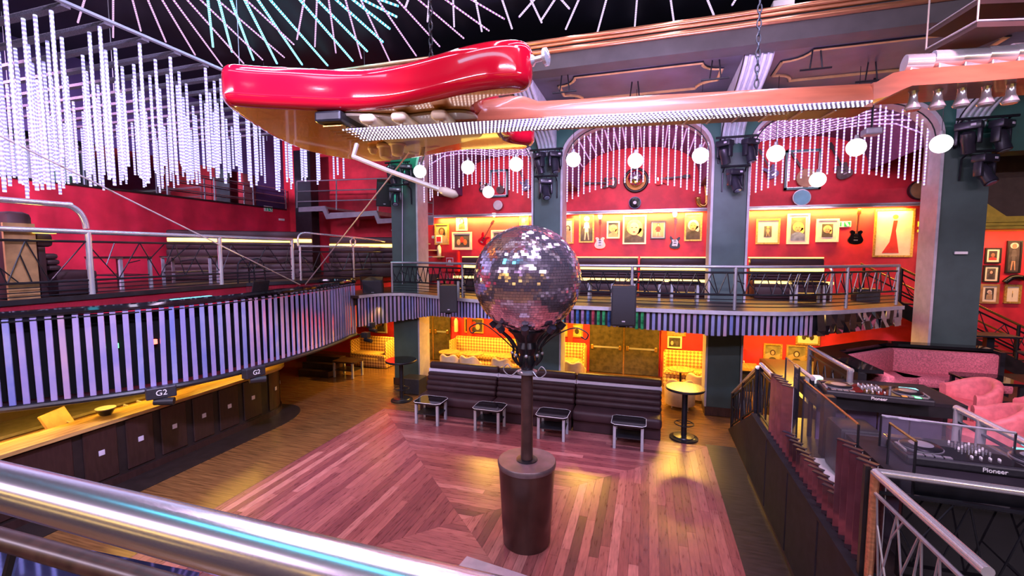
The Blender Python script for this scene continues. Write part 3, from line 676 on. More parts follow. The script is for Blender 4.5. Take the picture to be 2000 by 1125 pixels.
for (sx, rr) in ((-1, 0.62), (1, 0.66)):
    P = cr_spline([(BX + sx * 0.15, BY - 0.05, 2.75), (BX + sx * 0.38, BY - 0.12, 2.98), (BX + sx * rr, BY - 0.12, 3.12), (BX + sx * (rr + 0.18), BY - 0.12, 3.06), (BX + sx * (rr + 0.16), BY - 0.12, 2.98), (BX + sx * (rr + 0.1), BY - 0.12, 3.01)], 5)
    MB().tube(P, 0.009, 5).build('scroll_wire', 'black_metal', bl, smooth=True)
    P = cr_spline([(BX + sx * 0.1, BY - 0.1, 2.5), (BX + sx * 0.2, BY - 0.14, 2.42), (BX + sx * 0.3, BY - 0.14, 2.5), (BX + sx * 0.24, BY - 0.14, 2.58), (BX + sx * 0.19, BY - 0.14, 2.52)], 5)
    MB().tube(P, 0.008, 5).build('scroll_wire', 'dull_steel', bl, smooth=True)
pd = thing('podium', 'tall round brown podium standing on the dance floor under the mirror ball', 'podium', (BX, BY, 0.0))
MB().lathe((BX, BY, 0), [(0.325, 0.0), (0.335, 0.02), (0.395, 1.12)], 48).build('drum', 'podium_brown', pd, smooth='auto')
MB().lathe((BX, BY, 1.12), [(0.405, 0.0), (0.41, 0.02), (0.41, 0.06), (0.40, 0.075)], 48).build('top', 'podium_top', pd, smooth='auto')
MB().lathe((BX, BY, 1.195), [(0.15, 0.0), (0.15, 0.012), (0.09, 0.02)], 24).build('pole_foot', 'black_metal', pd, smooth='auto')
# ================================================================== LONG BANQUETTE
SX = [pz(843, 704, 1.19).x, pz(975, 716, 1.19).x, pz(1126, 729, 1.19).x, 0.37]
for k, lb in enumerate(('brown leather banquette section left of the podium, behind the first two low tables', 'brown leather banquette section in the middle of the row, behind the pole', 'brown leather banquette section nearest the round-topped high table with the gold top')):
    a, b = SX[k] + 0.008, SX[k + 1] - 0.008; c = (a + b) / 2; wd = b - a
    t = thing('banquette', lb, 'sofa', (c, 10.35, 0), group='banquette row along the dance floor')
    MB().b2((a + 0.02, 10.02, 0), (b - 0.02, 10.72, 0.26)).build('base', 'brown_leather', t)
    MB().rbox((c, 10.25, 0.37), (wd, 0.66, 0.24), 0.07, seg=3).build('seat', 'brown_leather', t, smooth='auto')
    for j in range(3):
        MB().rbox((c, 10.47 + j * 0.05, 0.55 + j * 0.125), (wd, 0.24, 0.15), 0.06, seg=3).build('back_roll', 'brown_leather', t, smooth='auto')
    MB().rbox((c, 10.6, 0.90), (wd, 0.22, 0.10), 0.04, seg=2).build('back_roll', 'brown_leather', t, smooth='auto')
    MB().b2((a, 10.58, 0.93), (b, 10.74, 1.02)).build('strip', 'lavender_strip', t)
    MB().rbox((c, 10.68, 1.095), (wd, 0.2, 0.18), 0.06, seg=3).build('headrest', 'brown_leather', t, smooth='auto')
    MB().b2((a, 10.70, 0.0), (b, 10.80, 1.12)).build('back_panel', 'dark_wood', t)
# low tables with clipped corners
def low_table(c, w_, d_, h, label, top='black_gloss', leg='grey_leg', rz=0.0, group=None, edge='black_metal'):
    t = thing('low_table', label, 'table', (c[0], c[1], c[2] if len(c) > 2 else 0.0), rz, group); m4 = wm(t); ch = 0.07
    L = lambda pts: [m4 @ V(p) for p in pts]
    q = [(-w_ / 2 + ch, -d_ / 2), (w_ / 2 - ch, -d_ / 2), (w_ / 2, -d_ / 2 + ch), (w_ / 2, d_ / 2 - ch), (w_ / 2 - ch, d_ / 2), (-w_ / 2 + ch, d_ / 2), (-w_ / 2, d_ / 2 - ch), (-w_ / 2, -d_ / 2 + ch)]
    MB().prism(L([(x, y, h - 0.045) for x, y in q]), (0, 0, 0.045)).build('tabletop', top, t)
    P = L([(x * 1.005, y * 1.005, h - 0.004) for x, y in q]); MB().tube(P + [P[0]], 0.006, 5).build('edging', edge, t)
    for sx in (-1, 1):
        for sy in (-1, 1):
            MB().b2(m4 @ V((sx * (w_ / 2 - 0.07) - 0.028, sy * (d_ / 2 - 0.06) - 0.028, 0)), m4 @ V((sx * (w_ / 2 - 0.07) + 0.028, sy * (d_ / 2 - 0.06) + 0.028, h - 0.045))).build('leg', leg, t)
    MB().b2(m4 @ V((-w_ / 2 + 0.06, -d_ / 2 + 0.06, h * 0.42)), m4 @ V((w_ / 2 - 0.06, d_ / 2 - 0.06, h * 0.42 + 0.025))).build('shelf', 'black', t)
    return t
for (u, v, lb) in ((843, 822, 'low black-topped table at the left end of the long banquette'), (953, 841, 'low black-topped table second along the banquette, left of the pole'), (1074, 863, 'low black-topped table just right of the mirror ball pole'), (1226, 882, 'low black-topped table nearest the bare right end of the banquette')):
    p = pz(u, v, 0); low_table((p.x, 9.56), 0.70, 0.56, 0.54, lb, group='low tables in front of the banquette', edge='white_paint')
def high_table(x, y, h, r, label, top):
    t = thing('high_table', label, 'table', (x, y, 0))
    MB().lathe((x, y, 0), [(0.30, 0), (0.30, 0.02), (0.26, 0.035), (0.23, 0.045), (0.22, 0.06), (0.07, 0.075)], 32).build('foot', 'black_metal', t, smooth='auto')
    MB().cyl((x, y, 0.06), (x, y, h - 0.04), 0.06, n=16).build('post', 'black_metal', t, smooth='auto')
    rg = MB().tube([(x + 0.2 * math.cos(a), y + 0.2 * math.sin(a), 0.33) for a in [2 * pi * k / 24 for k in range(25)]], 0.012, 6, cap=False)
    for a in (0.4, 2.5, 4.6): rg.tube([(x, y, 0.33), (x + 0.2 * math.cos(a), y + 0.2 * math.sin(a), 0.33)], 0.01, 5)
    rg.build('foot_ring', 'black_metal', t)
    tp = MB().lathe((x, y, h - 0.05), [(r - 0.01, 0), (r, 0.012), (r, 0.04), (r - 0.01, 0.05)], 36).build('tabletop', 'black', t, smooth='auto')
    MB().lathe((x, y, h), [(r - 0.012, 0), (r - 0.014, 0.006)], 36).build('top_sheet', top, tp)
high_table(-6.51, 10.75, 1.14, 0.43, 'round black high table standing left of the banquette', 'black_gloss')
high_table(0.84, 10.31, 1.15, 0.41, 'round high table with a warm wooden top at the right end of the banquette', 'bar_wood')
bx = solo('flight_case', MB().rbox((-6.55, 11.5, 0.23), (0.6, 0.5, 0.46), 0.02), 'black_plastic', 'black speaker box on the floor beside the left pillar foot', 'box')
# ================================================================== helpers for railings
def along(P, step=None):
    L = [0.0]
    for a, b in zip(P, P[1:]): L.append(L[-1] + (V(b) - V(a)).length)
    def at(s_):
        s_ = max(0, min(L[-1], s_)); i = 0
        while i < len(P) - 2 and L[i + 1] < s_: i += 1
        return V(P[i]).lerp(V(P[i + 1]), (s_ - L[i]) / max(1e-9, L[i + 1] - L[i]))
    return at, L[-1]
UP = V((0, 0, 1))
def rods(root, P, h0, h1, seed, pitch=0.42, r=0.011, m='black_metal', extra=0.6):
    at, L = along(P); rg = random.Random(seed); s_ = 0.05; top = True; last = None; n = 0
    def rod(a, b): MB().tube([a, b], r, 5).build('rod', m, root)
    while s_ < L - 0.03 and n < 180:
        p = at(s_) + UP * (h1 if top else h0)
        if last is not None:
            rod(last, p); n += 1
            if rg.random() < extra:
                f_ = rg.uniform(0.25, 0.75); q = last.lerp(p, f_); w_ = min(L, s_ + rg.uniform(-0.1, 0.5) * pitch * 2)
                rod(q, at(w_) + UP * rg.choice((h0, h1, (h0 + h1) / 2))); n += 1
        last = p; top = not top; s_ += pitch * rg.uniform(0.35, 1.1)
def railing(name, label, P, htop, blacks, posts, lat, seed, rtop=0.04, mtop='brushed_chrome', pr=0.035, pitch=0.42, mp='chrome', lows=()):
    at, L = along(P); b = at(L / 2)
    t = thing(name, label, 'railing', (b.x, b.y, b.z))
    if htop: MB().tube([V(p) + UP * htop for p in P], rtop, 10).build('top_rail', mtop, t, smooth='auto')
    for h in blacks: MB().tube([V(p) + UP * h for p in P], 0.022, 6).build('lower_rail', 'black_metal', t)
    for h in lows: MB().tube([V(p) + UP * h for p in P], 0.01, 5).build('thin_rail', 'black_metal', t)
    for s_ in posts: p = at(s_); MB().cyl(p + UP * 0.005, p + UP * (htop or blacks[0]), pr, n=10).build('post', mp, t, smooth='auto')
    if lat: rods(t, P, lat[0], lat[1], seed, pitch)
    return t
# ================================================================== BAR
bar = thing('bar_counter', 'long dark panelled bar counter with a glowing wooden top, rounded at its far end', 'bar', (-9.2, 5.4, 0))
def barpath(x0, r, ya=1.2):
    return [(x0, ya)] + [(x0, ya + (8.55 - ya) * k / 12) for k in range(1, 13)] + [(-9.95 + (x0 + 9.95) * math.cos(a), 8.55 + (x0 + 9.95) * math.sin(a)) for a in [pi / 2 * k / 12 for k in range(1, 15)]]
fo, fi = barpath(-8.98, 0), barpath(-9.12, 0)
MB().grid([[(x, y, 1.14) for x, y in fo], [(x, y, 0.1) for x, y in fo], [(x, y, 0.1) for x, y in fi], [(x, y, 1.14) for x, y in fi], [(x, y, 1.14) for x, y in fo]]).build('front', 'bar_dark', bar)
fo2 = barpath(-8.93, 0); MB().grid([[(x, y, 0.0) for x, y in fo2], [(x, y, 0.12) for x, y in fo2], [(x, y, 0.12) for x, y in fi], [(x, y, 0) for x, y in fi]]).build('plinth', 'bar_panel', bar)
to, ti = barpath(-8.84, 0), barpath(-9.42, 0)
MB().grid([[(x, y, 1.2) for x, y in ti], [(x, y, 1.2) for x, y in to], [(x, y, 1.14) for x, y in to], [(x, y, 1.14) for x, y in ti], [(x, y, 1.2) for x, y in ti]]).build('counter_top', 'bar_wood', bar)
bu = [-80, 55, 145, 233, 304, 369, 422, 471, 516]; by = [1.3, 2.2] + [px(u, 800, -8.97).y for u in bu[2:]]
for a, b in zip(by, by[1:]):
    pn = MB().rbox((-8.968, (a + b) / 2, 0.63), (0.035, (b - a) - 0.14, 0.92), 0.012, seg=1).build('panel', 'bar_panel', bar)
    MB().rbox((-8.945, (a + b) / 2, 0.66), (0.014, 0.09, 0.09), 0.003, seg=1).build('plaque', 'lavender_strip', pn)
aa = [0.12, 0.75]
for k in range(2):
    P = [(-9.95 + 0.99 * math.cos(a), 8.55 + 0.99 * math.sin(a)) for a in [aa[k] - 0.05 + 0.55 * j / 6 for j in range(7)]]
    pn = MB().grid([[(x, y, 1.09) for x, y in P], [(x, y, 0.17) for x, y in P], [(x - .03, y - .03, 0.17) for x, y in P], [(x - .03, y - .03, 1.09) for x, y in P], [(x, y, 1.09) for x, y in P]]).build('panel', 'bar_panel', bar)
    a = aa[k] + 0.2; MB().rbox((-9.95 + math.cos(a), 8.55 + math.sin(a), 0.66), (0.014, 0.09, 0.09), 0.003, rz=a, seg=1).build('plaque', 'lavender_strip', pn)
MB().b2((-9.95, 1.2, 0.86), (-9.44, 8.6, 0.92)).build('work_shelf', 'bar_steel', bar)
MB().b2((-9.47, 1.2, 0.1), (-9.42, 8.6, 1.14)).build('inner_side', 'bar_wood', bar)
bb = thing('back_bar', 'steel and wood back counter glowing yellow behind the bar', 'counter', (-10.9, 5.2, 0))
MB().b2((-11.38, 1.2, 0), (-10.55, 8.6, 0.92)).build('body', 'bar_wood', bb)
MB().b2((-11.38, 1.2, 0.92), (-10.5, 8.6, 0.97)).build('worktop', 'bar_steel', bb)
for k in range(6):
    y = 1.8 + k * 1.15
    dr = MB().b2((-10.55, y, 0.1), (-10.52, y + 1.05, 0.86)).build('door', 'bar_steel', bb); MB().b2((-10.52, y + 0.48, 0.72), (-10.495, y + 0.6, 0.75)).build('handle', 'chrome', dr)
for k, (u, v, lb) in enumerate(((263, 800, 'short tap'), (238, 808, 'second tap'), (100, 838, 'third tap'))):
    p = pz(u, v, 0.95); p.x = -9.75; t = thing('bar_tap', 'small steel tap on the bar shelf, %s from the far end' % ('first', 'next', 'last')[k], 'tap', (p.x, p.y, 0.92))
    MB().cyl((p.x, p.y, 0.92), (p.x, p.y, 1.1), 0.025, n=8).build('stem', 'chrome', t); MB().tube([(p.x, p.y, 1.1), (p.x, p.y, 1.14), (p.x + 0.12, p.y, 1.13), (p.x + 0.13, p.y, 1.06)], 0.016, 6).build('spout', 'chrome', t)
p = pz(185, 806, 1.21)
bw_ = thing('bowl', 'small dark bowl with a pale rim on the bar edge', 'bowl', (-9.25, p.y, 1.2))
MB().lathe((-9.25, p.y, 1.2), [(0.07, 0), (0.09, 0.02), (0.14, 0.11), (0.145, 0.12)], 20).build('body', 'black', bw_, smooth='auto'); MB().lathe((-9.25, p.y, 1.318), [(0.148, 0), (0.148, 0.015), (0.12, 0.018)], 20).build('rim', 'grey_paint', bw_)
p = pz(45, 820, 1.0)
sc_ = thing('order_screen', 'flat order screen on a foot behind the bar', 'screen', (-9.7, p.y - 0.2, 0.92))
rx = Matrix.Rotation(0.5, 3, 'Z') @ Matrix.Rotation(-0.45, 3, 'Y')
MB().rbox((-9.7, p.y - 0.2, 1.22), (0.035, 0.55, 0.36), 0.012, M_=rx).build('panel', 'wood_frame', sc_); MB().rbox((-9.7, p.y - 0.2, 0.94), (0.3, 0.34, 0.035), 0.012).build('foot', 'black_plastic', sc_); MB().cyl((-9.7, p.y - 0.2, 0.95), (-9.72, p.y - 0.2, 1.12), 0.03, n=8).build('neck', 'black_plastic', sc_)
solo('paper_tray', MB().rbox((-9.65, 6.9, 0.98), (0.3, 0.5, 0.11), 0.01), 'cream', 'cream paper box on the shelf behind the bar, under the first spotlight', 'box')
# ================================================================== DJ BALCONY with mirrored slats
FP = [pz(u, v, 1.75) for u, v in ((-120, 812), (0, 801), (100, 789), (200, 776), (300, 761), (400, 743), (500, 719), (600, 690), (655, 670), (684, 657))]
e = FP[-1]
FP += [V((e.x - 0.05, e.y + 0.32, 1.75)), V((e.x - 0.35, e.y + 0.55, 1.75)), V((e.x - 0.75, e.y + 0.55, 1.75)), V((e.x - 1.15, e.y + 0.2, 1.75))]
FC = cr_spline(FP, 8); fat, FL = along(FC)
ftop = lambda s_: 1.40 + 0.14 * min(1, s_ / (0.6 * FL))
acc_ = [0.0]
for a_, b_ in zip(FC, FC[1:]): acc_.append(acc_[-1] + (b_ - a_).length)
dj = thing('mirror_slat_balcony', 'curved balcony front of upright mirrored slats above the bar', 'balcony front', (FC[30].x, FC[30].y, 1.75))
MB().tube([p + UP * ftop(q_) for p, q_ in zip(FC, acc_)], 0.06, 8).build('top_rail', 'black_gloss', dj, smooth='auto')
MB().tube([p + UP * 0.0 for p in FC], 0.05, 8).build('bottom_rail', 'black', dj, smooth='auto')
MB().tube([p + UP * (ftop(q_) - .1) for p, q_ in zip(FC, acc_)], 0.02, 6).build('upper_rail', 'black_metal', dj)
lens_ = [0]
s48 = min(range(len(FC)), key=lambda i: (FC[i] - pz(48, 795, 1.75)).length); s393 = min(range(len(FC)), key=lambda i: (FC[i] - pz(393, 744, 1.75)).length)
alen = sum((FC[i + 1] - FC[i]).length for i in range(s48, s393)); pit = alen / 15.0
rg = random.Random(11); s_ = 0.05; me_ = None; cnt = 0
while s_ < FL - 1.0:
    p = fat(s_); t = (fat(s_ + 0.05) - fat(s_ - 0.05)).normalized(); a = math.atan2(t.y, t.x) + rg.gauss(0, 0.05)
    sm_ = rg.choice(('strip_mirror', 'strip_mirror', 'strip_mirror_pink', 'strip_mirror_blue')); me_ = me_ or {}
    if sm_ not in me_:
        q = MB().rbox((0, 0, 0.76), (pit * 0.50, 0.03, 1.42), 0.006, seg=1).build('slat', sm_, None); q.parent = dj; me_[sm_] = q
    else: q = me_[sm_].copy(); COL.objects.link(q); q.parent = dj
    q.matrix_local = wm(dj).inverted() @ Matrix.Translation(p - V((-t.y, t.x, 0)) * 0.0) @ Matrix.Rotation(a, 4, 'Z') @ Matrix.Rotation(rg.gauss(0, 0.006), 4, 'Y') @ Matrix.Diagonal((1, 1, (ftop(s_) - .06) / 1.47, 1))
    s_ += pit; cnt += 1
bk = inset([(p.x, p.y) for p in FC[:-16]], 0.28)
MB().grid([[(x, y, 1.80) for x, y in bk], [(x, y, 3.1) for x, y in bk]]).build('back_panel', 'void_black', dj)  # black sheet stands in for the dark inside seen between slats
bk2 = [(p.x, p.y) for p in FC]
struct('floor_dj_balcony', MB().prism([(x, y, 1.70) for x, y in bk2] + [(-9.94, 11.0, 1.70), (-9.94, 0.5, 1.70), (bk2[0][0], 0.5, 1.70)], (0, 0, 0.06)), 'black')
for k, (u, v, m_) in enumerate(((246, 632, 'green_led'), (331, 631, 'red_led'))):
    d_ = min(range(len(FC) - 16), key=lambda i: abs((FC[i] - CAM).normalized().dot(_r) / (FC[i] - CAM).normalized().dot(_f) - (u - 1000) / FPX))
    p = FC[d_].copy(); p.x -= 0.22; p.z = 2.55
    MB().box(p, (0.06, 0.06, 0.08)).build('indicator_light', m_, dj)
# desk behind with laptop and gear
dk = inset([(p.x, p.y) for p in FC[16:-34]], 0.12); dk2 = inset([(p.x, p.y) for p in FC[16:-34]], 0.62)
t = thing('dj_desk', 'narrow dark desk running behind the slatted balcony front', 'desk', (dk[10][0], dk[10][1], 1.76))
MB().grid([[(x, y, 3.2) for x, y in dk], [(x, y, 3.2) for x, y in dk2], [(x, y, 3.16) for x, y in dk2], [(x, y, 3.16) for x, y in dk], [(x, y, 3.2) for x, y in dk]]).build('desktop', 'black_gloss', t)
for i in (2, len(dk) // 2, len(dk) - 3): MB().b2((dk2[i][0] - .03, dk2[i][1] - .03, 1.76), (dk2[i][0] + .03, dk2[i][1] + .03, 3.16)).build('leg', 'black', t)
def near(u, v, z):
    p = pz(u, v, z); return p
p = V((dk2[len(dk) - 12][0] + 0.15, dk2[len(dk) - 12][1], 3.2)); q = px(497, 568, p.x); p.y = q.y
lp = thing('laptop', 'open black laptop on the desk above the mirrored slats', 'laptop', (p.x, p.y, 3.2))
MB().rbox(p + V((0, 0, 0.015)), (0.3, 0.42, 0.022), 0.006).build('keyboard_base', 'black_plastic', lp)
MB().rbox(p + V((0.17, 0, 0.16)), (0.02, 0.42, 0.30), 0.006, M_=Matrix.Rotation(0.25, 3, 'Y')).build('screen', 'black_plastic', lp)
q = px(372, 580, p.x)
c_ = thing('light_controller', 'low black controller with four cyan light bars on the desk', 'controller', (p.x - 0.05, q.y, 3.2))
MB().rbox((p.x - 0.05, q.y, 3.235), (0.35, 0.85, 0.07), 0.01).build('case', 'black_plastic', c_)
for k in range(4): MB().box((p.x + 0.03, q.y - 0.3 + k * 0.2, 3.272), (0.08, 0.15, 0.012)).build('light_bar', 'screen_glow', c_)
def g2(u, v, lb, zc=1.62, dr=0.12):
    d_ = min(range(len(FC) - 16), key=lambda i: abs((FC[i] - CAM).dot(_r) / (FC[i] - CAM).dot(_f) - (u - 1000) / FPX)); p = FC[d_].copy(); t_ = (FC[d_ + 1] - FC[d_ - 1]).normalized()
    p += V((t_.y, -t_.x, 0)) * dr; a = math.atan2(t_.y, t_.x)
    o = thing('spotlight', lb, 'spotlight', (p.x, p.y, 1.5)); m3 = Matrix.Rotation(a, 3, 'Z'); z0 = 1.72
    MB().rbox((p.x, p.y, z0), (0.42, 0.16, 0.2), 0.02, M_=m3).build('housing', 'black_plastic', o)
    MB().cyl(V((p.x, p.y, z0 - 0.15)) + m3 @ V((-0.1, 0, 0)), V((p.x, p.y, z0 - 0.17)) + m3 @ V((0.16, -0.12, 0)), 0.06, 0.07, 14).build('lamp_tube', 'black', o, smooth='auto')
    MB().box(V((p.x, p.y, z0 - 0.09)), (0.06, 0.06, 0.08)).build('bracket', 'black_metal', o)
    text('lettering', 'G2', 0.13, V((p.x, p.y, z0)) + m3 @ V((0, -0.084, 0)), basis(m3 @ V((1, 0, 0))), 'white_paint', o)
g2(312, 770, 'black spotlight lettered G2 under the slats, nearer one over the middle of the bar'); g2(490, 726, 'black spotlight lettered G2 under the slats, above the far end of the bar')
for (u, v, z, lb) in ((703, 640, 2.0, 'small black spotlight at the far tip of the slatted balcony, upper one'), (697, 663, 1.75, 'small black spotlight at the far tip of the slatted balcony, lower one')):
    p = pz(u, v, z); p = V((FC[-28].x + 0.3, FC[-28].y + (0.35 if z > 1.9 else 0.1), z)); o = thing('spotlight', lb, 'spotlight', p)
    MB().rbox(p, (0.2, 0.18, 0.16), 0.015).build('housing', 'black_plastic', o); MB().cyl(p + V((0.0, -0.05, -0.13)), p + V((0.25, -0.1, -0.15)), 0.055, n=12).build('lamp_tube', 'black', o)
    MB().cyl(p + V((-0.1, 0, 0)), p + V((-0.32, -0.02, 0)), 0.02, n=6).build('bracket', 'black_metal', o)
# steel cables
E1 = FC[min(range(len(FC) - 16), key=lambda i: abs((FC[i] - CAM).dot(_r) / (FC[i] - CAM).dot(_f) + 400 / FPX))] + UP * 1.62
ca = px(0, 265, -7.4); MB_ = MB().tube([E1 + V((-.02, -0.12, 0)), ca, ca + (ca - E1) * 0.25], 0.012, 6); solo('steel_cable', MB_, 'steel_cable', 'taut steel cable slanting from the upper left down to the slatted balcony rim', 'cable')
cb = pz(800, 297, 5.70); solo('steel_cable', MB().tube([E1 + V((.02, 0.0, 0)), cb], 0.012, 6), 'steel_cable', 'taut steel cable slanting from the slatted balcony rim up to the red guitar', 'cable')
# ================================================================== LOUNGE
XR = -10.05; y_end = px(572, 500, XR).y
P = [(XR, 0.9 + (y_end - 0.9) * k / 6, 3.31) for k in range(7)]
pys = [px(175, 500, XR).y - 0.9, px(430, 500, XR).y - 0.9]
railing('lounge_railing', 'chrome-topped railing with black wire zigzags along the left lounge edge', P, 1.18, (1.0, 0.28), pys + [y_end - 0.92], (0.28, 1.0), 21, rtop=0.045, pr=0.05, pitch=0.55, lows=(0.2, 0.12, 0.05))
yb_ = px(150, 400, XR).y; hr = thing('grab_rail', 'bent chrome grab rail rising above the left end of the lounge railing', 'handrail', (XR, yb_, 4.5))
MB().tube(cr_spline([(XR, 0.9, 4.96), (XR, yb_ - 0.5, 4.96), (XR, yb_ - 0.15, 4.96), (XR, yb_ + 0.02, 4.86), (XR, yb_ + 0.1, 4.70), (XR, yb_ + 0.12, 4.55)], 5), 0.05, 12).build('bent_tube', 'brushed_chrome', hr, smooth='auto')
P2 = [tuple(pz(u, v, 3.31) + V((-0.08, 0.08, 0))) for u, v in ((585, 549), (668, 545), (720, 541), (775, 537))]
at2, L2_ = along(P2)
railing('lounge_railing', 'short chrome railing with a diamond loop beside the green left pillar', P2, 0.98, (0.82, 0.25), [0.05, L2_ * 0.46, L2_ - 0.08], (0.25, 0.82), 22, rtop=0.03, pr=0.03, pitch=0.3, lows=(0.12,))
gr = thing('grab_rail', 'thin chrome loop rail over the short railing by the left pillar', 'handrail', at2(L2_ / 2) + UP)
Q = [at2(0.0) + UP * 0.99, at2(0.02) + UP * 1.25, at2(0.18) + UP * 1.36, at2(0.6) + UP * 1.34, at2(L2_ * 0.6) + UP * 1.26, at2(L2_ - 0.05) + UP * 1.14]
MB().tube(cr_spline(Q, 5), 0.026, 8).build('loop_tube', 'brushed_chrome', gr, smooth='auto')
d0 = at2(L2_ * 0.46); tt = (at2(L2_ * 0.5) - at2(L2_ * 0.4)).normalized()
MB().tube([d0 + UP * 1.0, d0 + UP * 1.1 + tt * .11, d0 + UP * 1.18 + tt * .11, d0 + UP * 1.28, d0 + UP * 1.18 - tt * .11, d0 + UP * 1.1 - tt * .11, d0 + UP * 1.0], 0.02, 6).build('diamond_loop', 'chrome', gr)
def booth_sofa(label, a, b, z0, htop, depth=0.75, glow=True, group=None, side=1, m='brown_leather'):
    a = V((*a, z0)); b = V((*b, z0)); L = (b - a).length; x = (b - a).normalized(); y = V((-x.y, x.x, 0)) * side; mm = Matrix((x, y, UP)).transposed(); c = (a + b) / 2
    t = thing('booth_sofa', label, 'sofa', c, group=group)
    B = lambda n_, off, dy, dz, r, mt, **k: MB().rbox(c + y * off[0] + UP * off[1], (L * k.get('f', 1), dy, dz), r, M_=mm).build(n_, mt, t, smooth='auto')
    B('base', (0.30, 0.16), 0.62, 0.30, 0.02, m); B('seat', (0.30, 0.38), 0.66, 0.18, 0.06, m)
    hb = htop - 0.47 - 0.36
    for k in range(3): B('back_roll', (0.62 + 0.02 * k, 0.47 + hb * (k + 0.5) / 3), 0.2, hb / 3, 0.05, m)
    if glow: B('light_strip', (0.64, htop - 0.30), 0.08, 0.11, 0.01, 'warm_glow', f=0.985)
    B('headrest', (0.74, htop - 0.12), 0.24, 0.24, 0.06, m); B('back_panel', (0.80, (htop - 0.24) / 2), 0.1, htop - 0.24, 0.01, m)
    return t
booth_sofa('long brown lounge sofa with a glowing yellow strip, facing the red guitar', (-13.4, 9.3), (-10.35, 11.9), 3.3, 1.5)
booth_sofa('shorter brown lounge sofa with a yellow strip behind the diamond-loop railing', (-10.35, 12.35), (-8.2, 13.15), 3.3, 1.35)
booth_sofa('brown lounge sofa at the left picture edge, seen from its side', (-10.4, 6.0), (-13.6, 6.0), 3.3, 1.15, glow=False)
pt = thing('lounge_partition', 'tall brown padded partition with a yellow lamp at the left picture edge', 'partition', (-11.7, 4.85, 3.3))
MB().b2((-10.19, 4.6, 3.31), (-10.14, 5.0, 4.6)).build('wood_side', 'wood_frame', pt); MB().rbox((-11.7, 4.85, 4.05), (3.0, 0.36, 1.5), 0.1).build('padding', 'brown_leather', pt, smooth='auto'); MB().rbox((-10.17, 5.12, 4.47), (0.12, 0.34, 0.06), 0.02).build('lamp', 'warm_glow', pt)
for (x, y, rz, lb) in ((-11.2, 6.9, 0.0, 'brown lounge table with grey legs in front of the bare red wall'), (-11.3, 8.6, 0.6, 'brown lounge table with grey legs before the long lounge sofa')):
    low_table((x, y, 3.3), 1.15, 0.7, 0.72, lb, top='dark_wood', leg='grey_paint', rz=rz)
ach = thing('bentwood_chair', 'black hooped chair back at the far end of the lounge', 'chair', (-10.0, 9.6, 3.3))
for k in (0, 1): MB().tube(cr_spline([(-10.28 + k * .0, 9.4 - k * .35, 3.3), (-10.28, 9.42 - k * .35, 3.8), (-10.2, 9.6 - k * .35, 3.95), (-10.15, 9.75 - k * .35, 3.8), (-10.15, 9.8 - k * .35, 3.3)], 5), 0.02, 6).build('hoop', 'black_metal', ach)
MB().rbox((-10.22, 9.42, 3.72), (0.3, 0.4, 0.05), 0.02).build('seat', 'black', ach)
# exit sign, sensor on the red wall
def exit_sign(c, xd, w_, label):
    b = basis(xd); t = thing('exit_sign', label, 'sign', c); n_ = b @ V((0, 0, 1))
    MB().rbox(c, (w_, w_ * 0.5, 0.02), 0.004, M_=b, seg=1).build('plate', 'white_paint', t)
    MB().box(V(c) + b @ V((w_ * 0.2, 0, 0.011)), (w_ * 0.46, w_ * 0.4, 0.006), M_=b).build('green_field', 'sign_green', t)
    MB().prism([V(c) + b @ V(p) for p in ((w_ * 0.02, w_ * .16, .0145), (w_ * .2, w_ * 0.16, .0145), (w_ * .38, -w_ * .16, .0145), (w_ * .2, -w_ * .16, .0145))], b @ V((0, 0, 0.002))).build('running_figure', 'white_paint', t)
    MB().box(V(c) + b @ V((-w_ * .26, 0, .011)), (w_ * .1, w_ * .36, .005), M_=b).build('door_symbol', 'sign_green', t); return t
p = px(524, 408, -14.48); exit_sign((-14.48, p.y, p.z), (0, 1, 0), 0.42, 'small green and white exit sign high on the red lounge wall')
p = px(550, 429, -14.47); solo('wall_sensor', MB().rbox(p, (0.04, 0.3, 0.09), 0.015), 'white_paint', 'small pale emergency lamp on the red lounge wall below the exit sign', 'lamp')
# dark column and stair landing behind
struct('column_steel', MB().b2((-13.1, 14.2, 3.3), (-12.35, 14.6, 8.0)), 'black_metal')
la = thing('stair_landing', 'grey steel stair landing with tube railing on the red back wall', 'stairs', (-10, 13.7, 3.4))
YL = 13.55
pts = [(583, 405), (634, 402), (641, 418), (735, 411), (741, 427), (765, 426)]
T = [py(u, v, YL) for u, v in pts]; B_ = [py(u, v + 9, YL) for u, v in pts[:1] + [(630, 403)] + [(637, 419), (731, 412), (737, 428)] + pts[-1:]]
MB().prism(T + B_[::-1], (0, 0.08, 0)).build('stringer', 'grey_paint', la)
for a, b in ((0, 1), (2, 3), (4, 5)): MB().b2((T[a].x, YL + 0.08, T[a].z - 0.08), (T[b].x, 15.3, T[b].z - 0.02)).build('tread', 'dull_steel', la)
for k, (va, vb) in enumerate(((354, 348), (374, 369), (394, 389))): MB().tube([py(580, va, YL), py(650, va - 2, YL), py(762, vb, YL)], 0.022, 6).build('rail_tube', 'grey_paint', la)
for u, v0, v1 in ((580, 354, 406), (657, 350, 410), (738, 349, 412)): MB().tube([py(u, v0, YL), py(u, v1, YL)], 0.025, 6).build('post', 'grey_paint', la)
for k in range(5):
    a = py(765 + 0, 432, YL); MB().b2((-8.9 + k * .32, 14.2, 4.9 - k * .24), (-8.55 + k * .32, 15.3, 4.94 - k * .24)).build('tread', 'dull_steel', la)
la2 = thing('stair_landing', 'grey steel railing on the red wall just right of the left green pillar', 'stairs', (-7.0, 14.2, 3.8))
for va in (371, 395, 416): MB().tube([py(812, va - 3, 14.2), py(846, va + 2, 14.2)], 0.02, 6).build('rail_tube', 'grey_paint', la2)
